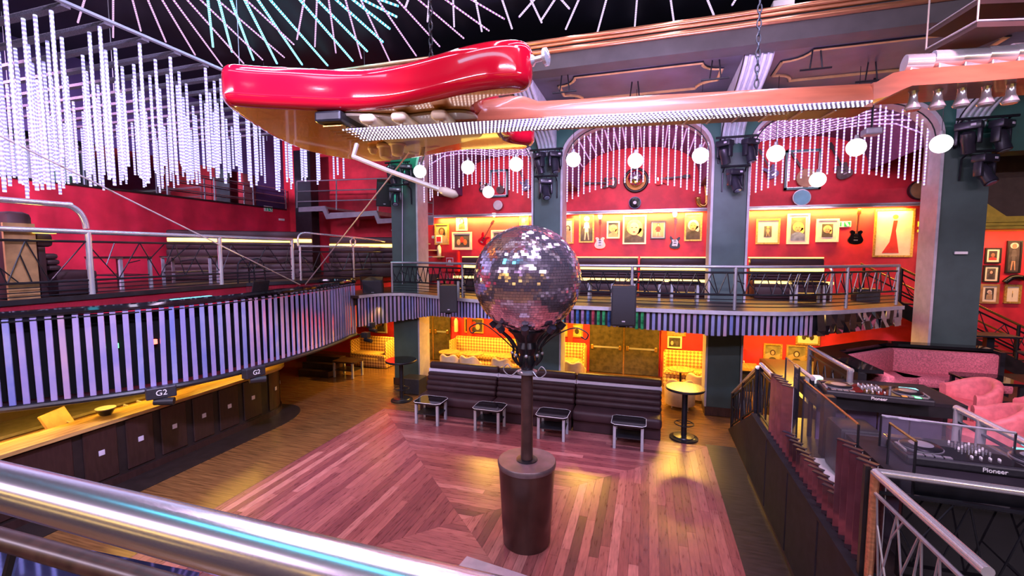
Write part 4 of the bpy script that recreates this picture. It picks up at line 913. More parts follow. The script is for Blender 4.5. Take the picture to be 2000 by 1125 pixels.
for u in (827, 846): MB().tube([py(u, 368, 14.2), py(u, 436, 14.2)], 0.02, 6).build('post', 'grey_paint', la2)
MB().b2(py(812, 440, 14.2), py(848, 424, 14.3)).build('stringer', 'grey_paint', la2)
rl = thing('gallery_railing', 'thin steel railing on top of the red lounge wall at its far end', 'railing', (-14.6, 13.5, 5.92))
for k, h in enumerate((0.22, 0.5, 0.78)): MB().tube([(-14.5, 10.4, 5.92 + h), (-14.5, 15.2, 5.92 + h)], 0.02, 6).build('rail_tube', 'dull_steel', rl)
for y in (10.4, 12.0, 13.6, 15.2): MB().tube([(-14.5, y, 5.92), (-14.5, y, 6.72)], 0.025, 6).build('post', 'dull_steel', rl)
# ================================================================== LED CANOPY over the lounge
cp = thing('tube_canopy', 'rope frame with mesh bars holding the curtain of hanging light tubes at upper left', 'frame', (-7.0, 6, 7.2))
MB().tube([(-7.0, 2.6, 7.2), (-7.0, 10.2, 7.2)], 0.03, 6).build('rope', 'rope', cp)
ys = [3.0 + 0.46 * k for k in range(15)]
for y in ys: MB().b2((-13.6, y - 0.05, 7.14), (-7.0, y + 0.05, 7.19)).build('mesh_bar', 'mesh_bar', cp)
for x in (-7.0, -10.2, -13.5):
    for y in (2.7, 6.4, 10.1): MB().tube([(x, y, 7.2), (x, y, 9.3)], 0.008, 4).build('wire', 'rope', cp)
rg = random.Random(4); cache = {}
ORD = ['first', 'second', 'third', 'fourth', 'fifth', 'sixth', 'seventh', 'eighth', 'ninth', 'tenth', 'eleventh', 'twelfth', 'thirteenth', 'fourteenth', 'fifteenth', 'sixteenth', 'seventeenth', 'eighteenth', 'nineteenth', 'twentieth']
for k in range(20): ORD.append('twentieth-and-' + ORD[k] if False else 'twenty-' + ORD[k])
for bi, y in enumerate(ys):
    for k in range(16):
        x = -7.12 - k * 0.41 + rg.uniform(-0.12, 0.12); yy = y + rg.uniform(-0.04, 0.04); D = (V((x, yy, 6)) - CAM).dot(_f)
        zb = 4.1 + 0.160 * D + rg.uniform(-0.12, 0.28) + 0.12 * math.sin(x * 1.3 + y)
        L = round(max(0.5, 7.14 - zb) / 0.2) * 0.2
        key = L
        if key not in cache:
            o = MB().tube([(0, 0, -L), (0, 0, 0)], 0.021, 6, uv=True).build('light_tube', 'led_white'); cache[key] = o
            o.location = (x, yy, 7.13)
        else:
            o = cache[key].copy(); COL.objects.link(o); o.location = (x, yy, 7.13)
        tag(o, 'beaded light tube of the left curtain, %s from the rope on the %s mesh bar' % (ORD[k], ORD[bi]), 'light tube', 'light tube curtain over the lounge')
# ================================================================== LED LINES ON THE CEILING
CL = {'led_pink': [(165, 0, 152, 44), (221, 0, 221, 73), (259, 0, 275, 60), (289, 0, 324, 82), (317, 0, 381, 107), (339, 0, 434, 129), (366, 0, 476, 124), (392, 0, 513, 117), (425, 0, 555, 112), (481, 0, 574, 87),
                  (594, 0, 580, 77), (619, 0, 615, 91), (642, 0, 656, 103), (675, 0, 706, 114), (705, 0, 761, 119), (738, 0, 813, 109), (776, 0, 859, 91), (818, 0, 906, 75), (871, 0, 955, 60), (922, 0, 985, 37)],
      'led_cyan': [(406, 0, 416, 91), (427, 0, 453, 101), (451, 0, 495, 117), (478, 0, 541, 124), (504, 0, 590, 126), (528, 0, 640, 128), (586, 0, 689, 119), (620, 0, 717, 100), (657, 0, 748, 82), (690, 0, 761, 56), (710, 0, 775, 33), (745, 0, 778, 12)],
      'led_violet': [(797, 0, 792, 14), (838, 0, 835, 42), (885, 0, 887, 52), (929, 0, 941, 61), (981, 0, 1000, 56), (1037, 0, 1058, 44), (1041, 2, 1014, 33), (1083, 0, 1058, 38), (1130, 0, 1105, 57), (1184, 0, 1166, 66), (1244, 0, 1239, 62), (1310, 0, 1317, 49), (1382, 0, 1394, 29), (1097, 0, 1112, 17), (1436, 0, 1430, 10)]}
CD = {'led_pink': ('slim pink-white light tube crossing the ceiling', 0.018), 'led_cyan': ('bright cyan light tube slanting across the ceiling above the guitar body', 0.026), 'led_violet': ('violet-white light tube on the ceiling beside the copper-edged beam', 0.02)}
for m_, segs in CL.items():
    for j, (u0, v0, u1, v1) in enumerate(sorted(segs)):
        z = 9.0 + 0.05 * (j % 3); a = pz(u0, v0, z); b = pz(u1, v1, z); a = a + (a - b) * 0.55
        solo('ceiling_light_tube', MB().tube([a, b], CD[m_][1], 6, uv=True), m_, CD[m_][0] + ', %s from the left' % ORD[j], 'light tube', {'led_pink': 'pink ceiling light tubes', 'led_cyan': 'cyan ceiling light tubes', 'led_violet': 'violet ceiling light tubes'}[m_])
# ================================================================== GLOBES
GLB = [(820, 335, 10.9, 'white globe lamp in front of the left pillar edge'), (914, 327, 10.6, 'white globe lamp in the middle of the left arch'), (1008, 321, 10.6, 'white globe lamp near the right end of the left arch'),
       (954, 375, 12.2, 'lowest white globe lamp in the left arch, beside the framed guitar'), (1120, 312, 10.6, 'white globe lamp at the left end of the middle arch'), (1241, 314, 10.6, 'white globe lamp before the ring and small mirror ball, middle arch'),
       (1368, 304, 10.6, 'white globe lamp at the right end of the middle arch'), (1515, 300, 10.6, 'white globe lamp at the left of the right arch'), (1597, 351, 12.0, 'low greenish globe lamp on the corner of the teal frame'),
       (1672, 288, 10.6, 'white globe lamp in the middle of the right arch under a small lamp'), (1838, 281, 10.6, 'white globe lamp in front of the large right pillar')]
for u, v, y, lb in GLB:
    p = py(u, v, y); t = thing('globe_lamp', lb, 'lamp', p)
    MB().sphere(p, 0.17, 24, 14).build('globe', 'globe', t, smooth=True)
    MB().cyl(p + UP * 0.16, p + UP * 0.24, 0.045, 0.03, 12).build('cap', 'chrome', t)
    MB().tube([p + UP * 0.23, V((p.x, p.y, 7.73 if y < 12 else 7.3))], 0.006, 4).build('cord', 'black', t)
# ================================================================== MOVING HEADS on pillar bars
def moving_head(p, yaw, tilt, label, s=1.0):
    """hangs upside down from p"""
    t = thing('moving_head_light', label, 'stage light', p); m3 = Matrix.Rotation(yaw, 3, 'Z'); q = lambda x, y, z: V(p) + m3 @ V((x, y, z)) * s
    MB().rbox(q(0, 0, -0.09), (0.36 * s, 0.22 * s, 0.14 * s), 0.03, M_=m3).build('base', 'moving_head', t, smooth='auto')
    MB().rbox(q(0.08, -0.115, -0.09), (0.07 * s, 0.01, 0.04 * s), 0.003, M_=m3, seg=1).build('display', 'lavender_strip', t)
    for sx in (-1, 1): MB().rbox(q(sx * 0.15, 0, -0.28), (0.055 * s, 0.13 * s, 0.26 * s), 0.02, M_=m3).build('yoke_arm', 'moving_head', t, smooth='auto')
    c = q(0, 0, -0.34); ax = (m3 @ Matrix.Rotation(tilt, 3, 'X') @ V((0, 0, -1)))
    h = MB().lathe(c - ax * 0.16 * s, [(0.05 * s, 0), (0.1 * s, 0.03 * s), (0.115 * s, 0.14 * s), (0.10 * s, 0.24 * s), (0.105 * s, 0.38 * s), (0.09 * s, 0.39 * s)], 16, ax=ax).build('head', 'moving_head', t, smooth='auto')
    MB().lathe(c + ax * 0.225 * s, [(0.085 * s, 0), (0.06 * s, 0.015 * s)], 16, ax=ax).build('lens', 'lens', h)
    MB().cyl(q(0, 0, -0.02), V(p) + UP * 0.02, 0.02, n=6).build('clamp', 'black_metal', t)
def cluster(ubar, lbar, heads, low, who, yb=11.72, s=1.0):
    a = py(*ubar[0], yb); b = py(*ubar[1], yb)
    for nm, (a, b), arm in (('upper', ubar, 0), ('lower', lbar, 1)):
        a, b = py(*a, yb), py(*b, yb); z = (a.z + b.z) / 2; t = thing('lighting_bar', '%s black lighting bar fixed across %s' % (nm, who), 'bar', ((a.x + b.x) / 2, yb, z))
        MB().tube([(a.x, yb, z), (b.x, yb, z)], 0.028, 8).build('pipe', 'black_metal', t)
        for f in (0.12, 0.88):
            x = a.x + (b.x - a.x) * f; MB().tube([(x, yb, z), (x, 11.94, z - 0.1), (x, 11.97, z - 0.55)], 0.02, 5).build('wall_arm', 'black_metal', t)
    for k, (u, v) in enumerate(heads):
        p = py(u, v, yb); p.z = (py(*ubar[0], yb).z + py(*ubar[1], yb).z) / 2 - 0.05; moving_head(p, (-0.7, 0.6)[k], (0.35, -0.3)[k], '%s black moving stage light on the upper bar of %s' % (('left', 'right')[k], who), s)
    p = py(*low, yb); p.z = (py(*lbar[0], yb).z + py(*lbar[1], yb).z) / 2 - 0.05; moving_head(p, 0.5, -0.55, 'single black moving stage light on the lower bar of %s' % who, s)
cluster(((752, 318), (800, 316)), ((756, 362), (800, 360)), ((764, 322), (792, 322)), (772, 366), 'the left pillar')
cluster(((1035, 294), (1100, 290)), ((1044, 345), (1090, 343)), ((1053, 300), (1084, 298)), (1066, 350), 'the second pillar')
cluster(((1398, 269), (1482, 265)), ((1408, 326), (1466, 323)), ((1416, 275), (1466, 272)), (1436, 332), 'the middle pillar')
cluster(((1868, 236), (1992, 222)), ((1884, 298), (1962, 292)), ((1893, 242), (1958, 236)), (1925, 303), 'the large right pillar', s=1.15)
# ================================================================== TUBES IN THE ARCHES
TB = [((828, 400), (925, 360), (1037, 396), 25, 'left'), ((1109, 398), (1240, 356), (1372, 386), 24, 'middle'), ((1470, 385), (1650, 338), (1800, 365), 27, 'right')]
rg = random.Random(8); tcache = {}
for (l_, c_, r_, N_, nm), (a, b) in zip(TB, bays):
    zl, zc, zr = py(*l_, 12.3).z, py(*c_, 12.3).z, py(*r_, 12.3).z
    for k in range(N_):
        x = a + 0.12 + (b - a - 0.24) * k / (N_ - 1); t = (x - (a + b) / 2) / ((b - a) / 2)
        zt = arch_z(t * 0.99) - 0.13; zb = zc + ((zl if t < 0 else zr) - zc) * abs(t) ** 1.8
        y = 12.3 + rg.uniform(-0.08, 0.08); key = round((zt - zb) / 0.06) * 0.06
        if key not in tcache: o = tcache[key] = MB().tube([(0, 0, -key), (0, 0, 0)], 0.017, 6, uv=True).build('light_tube', 'led_violet')
        else: o = tcache[key].copy(); COL.objects.link(o)
        o.location = (x, y, zb + key)
        tag(o, 'upright beaded light tube hanging in the %s arch, %s from its left side' % (nm, ORD[k]), 'light tube', 'upright light tubes in the %s arch' % nm)
def vault_pt(a, b, t, y): return V(((a + b) / 2 + (b - a) / 2 * t, y, arch_z(t * 0.985) - 0.06 - 0.05 * (y - 12.6) / 2.8))
for bi, (nm, (a, b)) in enumerate(zip(('left', 'middle', 'right'), bays)):
    if bi == 1: L_ = [(t, t) for t in [-0.93 + 1.86 * k / 15 for k in range(16)]]
    elif bi == 0: L_ = [(t, t + 0.85) for t in [-1.0 + 1.5 * k / 11 for k in range(12)]]
    else: L_ = [(t, t - 0.85) for t in [-0.5 + 1.48 * k / 12 for k in range(13)]]
    for k, (t0, t1) in enumerate(L_):
        y0, y1 = 12.75, 15.1
        lim = lambda t: max(-0.985, min(0.985, t))
        f1 = 1.0
        if abs(t1) > 0.97: f1 = (0.97 - abs(t0)) / max(0.01, abs(t1) - abs(t0)); f1 = max(0.12, min(1, f1))
        n_ = 5; P = [vault_pt(a, b, lim(t0 + (t1 - t0) * f1 * i / n_), y0 + (y1 - y0) * f1 * i / n_) for i in range(n_ + 1)]
        solo('vault_light_tube', MB().tube(P, 0.018, 6, uv=True), 'led_soft', 'pale pink light tube lying under the vault of the %s arch, %s from the left' % (nm, ORD[k]), 'light tube', 'pink tubes under the %s vault' % nm)
# ================================================================== BALCONY front, railing, furniture
bf = thing('mirror_strip_balcony', 'wavy balcony front of narrow upright mirror strips facing the dance floor', 'balcony front', (eg[30][0], eg[30][1], 2.1))
EB = inset(eg, 0.05); e3 = [V((x, y, 0)) for x, y in EB]; at, L = along(e3)
ZT = BZ - 0.08
BV = [(700, 640), (840, 618), (1000, 626), (1180, 637), (1290, 647), (1400, 657), (1600, 658), (1765, 636)]
def zbot(p):
    w_ = (p - CAM); w_.z = 0; u = 1000 + FPX * w_.dot(_r) / max(0.1, w_.dot(V((_f.x, _f.y, 0)).normalized()))
    for (u0, v0), (u1, v1) in zip(BV, BV[1:]):
        if u <= u1 or u1 == 1765:
            v = v0 + (v1 - v0) * (u - u0) / (u1 - u0); break
    return EYE - (v - HY) / FPX * w_.dot(V((_f.x, _f.y, 0)).normalized()), u
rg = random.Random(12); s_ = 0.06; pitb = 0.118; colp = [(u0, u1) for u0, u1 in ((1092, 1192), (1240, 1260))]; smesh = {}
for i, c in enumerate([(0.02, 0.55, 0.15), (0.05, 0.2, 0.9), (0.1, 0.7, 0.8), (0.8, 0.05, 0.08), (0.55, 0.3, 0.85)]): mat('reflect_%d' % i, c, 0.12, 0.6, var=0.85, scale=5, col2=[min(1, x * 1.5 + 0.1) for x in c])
while s_ < L - 0.05:
    p = at(s_); t = (at(s_ + .03) - at(s_ - .03)).normalized(); zb, u = zbot(p)
    if u < 1598:
        h = round((ZT - zb) / 0.03) * 0.03; cm = rg.choice(('strip_mirror', 'strip_mirror', 'strip_mirror_pink', 'strip_mirror_blue'))
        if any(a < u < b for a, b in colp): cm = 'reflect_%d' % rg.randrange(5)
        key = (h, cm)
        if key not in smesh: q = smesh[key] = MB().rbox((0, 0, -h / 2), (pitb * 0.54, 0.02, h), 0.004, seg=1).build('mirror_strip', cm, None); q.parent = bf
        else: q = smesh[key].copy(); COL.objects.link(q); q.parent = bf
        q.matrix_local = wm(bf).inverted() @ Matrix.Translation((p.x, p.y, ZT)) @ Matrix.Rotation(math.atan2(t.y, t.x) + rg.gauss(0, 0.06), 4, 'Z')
    s_ += pitb
ib = inset(eg, 0.09); ZB = [zbot(V((x, y, 0)))[0] + 0.01 for x, y in ib]
MB().grid([[(x, y, BZ - 0.08) for x, y in ib], [(x, y, z) for (x, y), z in zip(ib, ZB)]]).build('backing', 'black', bf)
# broken mirror pieces at the right-hand end
rg = random.Random(2); s_ = 0; N2 = 0
while s_ < L - 0.02:
    p = at(s_); zb, u = zbot(p); 
    if u >= 1600 and zb < ZT - 0.12:
        w_ = rg.uniform(0.12, 0.2); p2 = at(min(L, s_ + w_)); z = ZT; t = (p2 - p).normalized(); nn = V((t.y, -t.x, 0))
        while z > zb + 0.04:
            h = min(z - zb, rg.uniform(0.14, 0.34)); o1, o2, o3, o4 = [nn * rg.uniform(0.0, 0.05) for _ in range(4)]
            A = [p + o1 + UP * z, p2 + o2 + UP * z, p2 + o3 + UP * (z - h), p + o4 + UP * (z - h)]
            MB().add(A + [q + nn * -0.015 for q in A], [(0, 1, 2), (0, 2, 3), (6, 5, 4), (7, 6, 4), (0, 4, 5, 1), (1, 5, 6, 2), (2, 6, 7, 3), (3, 7, 4, 0)]).build('mirror_shard', 'broken_mirror', bf); z -= h
        s_ += w_
    else: s_ += 0.04
RP = [(x, y, BZ + 0.012) for x, y in inset(eg, 0.14)]
def s_at_u(P, u):
    best = (9e9, 0); acc = 0
    for a, b in zip(P, P[1:]):
        for f in (0, .25, .5, .75):
            q = V(a).lerp(V(b), f); d = q - CAM; uu = 1000 + FPX * d.dot(_r) / d.dot(_f)
            if abs(uu - u) < best[0]: best = (abs(uu - u), acc + (V(b) - V(a)).length * f)
        acc += (V(b) - V(a)).length
    return best[1]
i0 = next(i for i, p in enumerate(RP) if (V(p) - CAM).dot(_r) / (V(p) - CAM).dot(_f) > (762 - 1000) / FPX)
RP = RP[i0:]
railing('balcony_railing', 'steel balcony railing with black wire zigzags along the wavy balcony edge', RP, 0.90, (0.78, 0.32), [0.03] + [s_at_u(RP, u) for u in (905, 1235, 1437, 1652)] + [along(RP)[1] - 0.03], (0.32, 0.78), 31, rtop=0.034, mtop='dull_steel', pr=0.034, mp='dull_steel', pitch=0.19, lows=(0.22, 0.14, 0.07))
for (u0, u1, lb) in ((905, 1246, 'balcony bench with glowing yellow edges behind the mirror ball'), (1250, 1392, 'balcony bench with glowing yellow edges left of the middle pillar'), (1462, 1606, 'balcony bench with glowing yellow edges right of the middle pillar')):
    a, b = py(u0, 520, 13.9), py(u1, 520, 13.9); t = booth_sofa(lb, (a.x, 13.1), (b.x, 13.1), BZ, 1.06)
    MB().b2((a.x, 13.06, BZ + 0.40), (b.x, 13.1, BZ + 0.47)).build('seat_light', 'warm_glow_soft', t); MB().b2((a.x, 13.8, BZ + 1.06), (b.x, 14.0, BZ + 1.085)).build('top_light', 'warm_glow_soft', t)
for (u, v, lb) in ((858, 585, 'low balcony table left of the mirror ball'), (1172, 588, 'low dark balcony table just right of the mirror ball'), (1263, 590, 'low dark balcony table right of the middle railing post'), (1337, 592, 'low dark balcony table left of the middle pillar'), (1583, 594, 'low dark balcony table right of the middle pillar')):
    p = pz(u, v, BZ); low_table((p.x, p.y + (0.25 if u > 900 else 0.75), BZ), 0.72, 0.5, 0.5, lb, leg='grey_leg')
q = thing('grab_rail', 'bent yellow-lit chrome rail at the right end of the balcony benches', 'handrail', py(1622, 590, 12.6))
MB().tube(cr_spline([py(1600, 521, 12.8), py(1614, 521, 12.7), py(1624, 526, 12.6), py(1625, 540, 12.6), V((py(1625, 540, 12.6).x, 12.6, BZ + 0.02))], 4), 0.03, 8).build('bent_tube', 'brushed_chrome', q, smooth='auto')
solo('bin', MB().rbox(py(1690, 577, 13.2), (0.5, 0.35, 0.35), 0.02), 'black_plastic', 'black box behind the railing at the right end of the balcony', 'box')
# ================================================================== PA SPEAKERS
def pa(c, d, rz, label, tilt=0.0, mt='speaker_grille', back=0.0):
    t = thing('pa_speaker', label, 'loudspeaker', c, rz); m4 = wm(t) @ Matrix.Rotation(tilt, 4, 'X'); w_, dp, h = d
    q = [(-w_ / 2, -dp / 2), (w_ / 2, -dp / 2), (w_ * 0.34, dp / 2), (-w_ * 0.34, dp / 2)]
    MB().prism([m4 @ V((x, y, 0)) for x, y in q], (m4.to_3x3() @ V((0, 0, h)))).build('cabinet', 'black_plastic', t)
    MB().rbox(m4 @ V((0, -dp / 2 - 0.012, h / 2)), (w_ * 0.94, 0.024, h * 0.95), 0.01, M_=m4.to_3x3(), seg=1).build('grille', mt, t)
    MB().rbox(m4 @ V((0, -dp / 2 - 0.028, h * 0.12)), (w_ * 0.13, 0.008, h * 0.03), 0.002, M_=m4.to_3x3(), seg=1).build('badge', 'lavender_strip', t)
    MB().rbox(m4 @ V((0, dp * 0.2, -0.03)), (w_ * 0.3, dp * 0.4, 0.06), 0.01, M_=m4.to_3x3(), seg=1).build('mount', 'black_metal', t)
    if back: MB().box(m4 @ V((0, dp / 2 + back / 2, h * 0.7)), (0.12, back, 0.12), M_=m4.to_3x3()).build('wall_arm', 'black_metal', t)
pa(py(876, 609, pz(876, 582, BZ).y - 0.34), (0.44, 0.40, 0.70), 0.45, 'black loudspeaker on the balcony front left of the mirror ball', back=0.22)
pa(py(1216, 634, pz(1216, 601, BZ).y - 0.36), (0.50, 0.42, 0.84), 0.12, 'black loudspeaker on the balcony front right of the mirror ball', back=0.22)
pa(py(748, 400, 12.3), (0.5, 0.45, 0.75), 0.75, 'black loudspeaker tilted down beside the left pillar lights', tilt=0.35)
pa(py(733, 570, 11.7), (0.62, 0.4, 0.42), 0.25, 'black-green wedge loudspeaker hanging on the red riser beside the slatted balcony', tilt=0.2)
br_ = thing('speaker_bracket', 'black bracket arm over the wedge loudspeaker on the red riser', 'bracket', py(715, 560, 12.0)); MB().tube([py(706, 565, 11.9), py(704, 538, 11.9), py(742, 537, 11.7)], 0.02, 6).build('arm', 'black_metal', br_)
solo('conduit', MB().tube([py(786, 318, 11.97), py(786, 555, 11.97)], 0.012, 6), 'lavender_strip', 'thin white cable running down the left green pillar', 'cable')
# ================================================================== PICTURES
def disc(mb, c, rx, rz, y, n=18, a0=0, a1=2 * pi):
    P = [(c[0] + rx * math.cos(a0 + (a1 - a0) * i / n), y, c[1] + rz * math.sin(a0 + (a1 - a0) * i / n)) for i in range(n if a1 - a0 > 6.2 else n + 1)]
    return mb.prism(P, (0, -0.002, 0))
def picture(u0, v0, u1, v1, frame, bg, style, label, hair='hair_dark', skin='skin_tone', cloth='poster_dark', matw=0.0, y=15.395, fw=0.045):
    a, b = py(u0, v1, y), py(u1, v0, y); x0, x1 = min(a.x, b.x), max(a.x, b.x); zz0, zz1 = min(a.z, b.z), max(a.z, b.z)
    t = thing('framed_picture', label, 'picture', ((x0 + x1) / 2, y, zz0)); D = 0.05
    fr = MB().b2((x0, y - D, zz0), (x0 + fw, y, zz1)).b2((x1 - fw, y - D, zz0), (x1, y, zz1)).b2((x0 + fw, y - D, zz0), (x1 - fw, y, zz0 + fw)).b2((x0 + fw, y - D, zz1 - fw), (x1 - fw, y, zz1))
    fr.build('frame', frame, t)
    x0 += fw; x1 -= fw; zz0 += fw; zz1 -= fw; yp = y - 0.02
    if matw:
        MB().b2((x0, yp - 0.004, zz0), (x1, y, zz1)).build('mount_board', 'cream' if style != 'gown' else 'cream', t); x0 += matw; x1 -= matw; zz0 += matw; zz1 -= matw; yp -= 0.006
    MB().b2((x0, yp - 0.003, zz0), (x1, yp, zz1)).build('print', bg, t); pr = t.children[-1] if False else None
    w_, h = x1 - x0, zz1 - zz0; cx_, cz = (x0 + x1) / 2, (zz0 + zz1) / 2; yq = yp - 0.004
    def prt(nm, mb, m): mb.build(nm, m, t)
    if style in ('face', 'bust'):
        s = 1.0 if style == 'face' else 0.72; r = min(w_, h) * 0.30 * s; fz = cz + (0.04 if style == 'face' else 0.13) * h
        prt('printed_hair', disc(disc(MB(), (cx_, fz + r * 0.25), r * 1.3, r * 1.35, yq), (cx_ + r * 0.9, fz - r * 0.7), r * 0.5, r * 0.8, yq), hair)
        mb = MB(); hb = fz - r * 1.1; mb.prism([(max(x0, cx_ - r * 1.7), yq - .002, zz0), (max(x0, cx_ - r * 1.5), yq - .002, hb - r * 0.5), (cx_ - r * 0.5, yq - .002, hb), (cx_ + r * 0.5, yq - .002, hb), (min(x1, cx_ + r * 1.5), yq - .002, hb - r * 0.5), (min(x1, cx_ + r * 1.7), yq - .002, zz0)], (0, -0.002, 0)); prt('printed_clothes', mb, cloth)
        mb = disc(MB(), (cx_ - r * .06, fz), r * 0.8, r * 1.08, yq - 0.004); prt('printed_face', mb, skin)
        mb = MB(); 
        for sx in (-1, 1): disc(mb, (cx_ - r * .06 + sx * r * 0.34, fz + r * 0.18), r * 0.17, r * 0.08, yq - 0.007, 8)
        prt('printed_eyes', mb, 'hair_dark'); prt('printed_mouth', disc(MB(), (cx_ - r * .06, fz - r * 0.55), r * 0.24, r * 0.10, yq - 0.007, 8), 'cloth_red')
    elif style == 'stand':
        r = h * 0.085; top = zz1 - h * 0.14
        prt('printed_hair', disc(MB(), (cx_, top + r * .2), r * 1.3, r * 1.2, yq), hair); prt('printed_face', disc(MB(), (cx_, top), r * 0.75, r, yq - .003), skin)
        P = lambda pts: MB().prism([(cx_ + a * w_, yq - .002, zz0 + b_ * h) for a, b_ in pts], (0, -0.002, 0))
        prt('printed_clothes', P([(-.18, .72), (-.26, .5), (-.14, .52), (-.16, .36), (.16, .36), (.14, .52), (.26, .5), (.18, .72), (0, .76)]), cloth)
        prt('printed_legs', P([(-.15, .36), (-.2, .05), (-.1, .05), (-.02, .34), (.04, .34), (.14, .05), (.22, .05), (.15, .36)]), skin)
    elif style == 'group':
        for k in range(3): prt('printed_figure', disc(MB(), (cx_ + (k - 1) * w_ * 0.22, cz + (k % 2 - .5) * h * .2), w_ * 0.13, h * 0.24, yq - 0.002 * k), (skin, cloth, hair)[k])
    elif style == 'half':
        r = min(w_, h) * 0.15; fz = cz + h * 0.2
        prt('printed_hills', MB().prism([(x0, yq, cz - h * .1), (x0, yq, cz + h * .12), (x0 + w_ * .3, yq, cz + h * .2), (x1 - w_ * .3, yq, cz + h * .08), (x1, yq, cz + h * .18), (x1, yq, cz - h * .1)], (0, -0.001, 0)), 'poster_tan')
        prt('printed_clothes', disc(MB(), (cx_, zz0 + h * 0.26), w_ * 0.36, h * 0.26, yq - .003), cloth)
        prt('printed_hair', disc(MB(), (cx_, fz), r * 1.25, r * 1.45, yq - .004), hair); prt('printed_face', disc(MB(), (cx_, fz - r * .1), r * 0.75, r, yq - .007), skin)
    elif style == 'gown':                                              # plain abstract stand-in: a soft red column on cream
        P = [(cx_ + a * w_, yq, zz0 + b_ * h) for a, b_ in [(-.30, .05), (.18, .05), (.12, .3), (.06, .55), (.10, .78), (-.02, .78), (-.06, .5), (-.1, .3)]]
        prt('printed_shape', MB().prism(P, (0, -0.002, 0)), 'cloth_red')
        prt('printed_spot', disc(MB(), (cx_ + .03 * w_, zz0 + h * .86), w_ * 0.08, h * 0.05, yq), 'orange_spot')
    return t
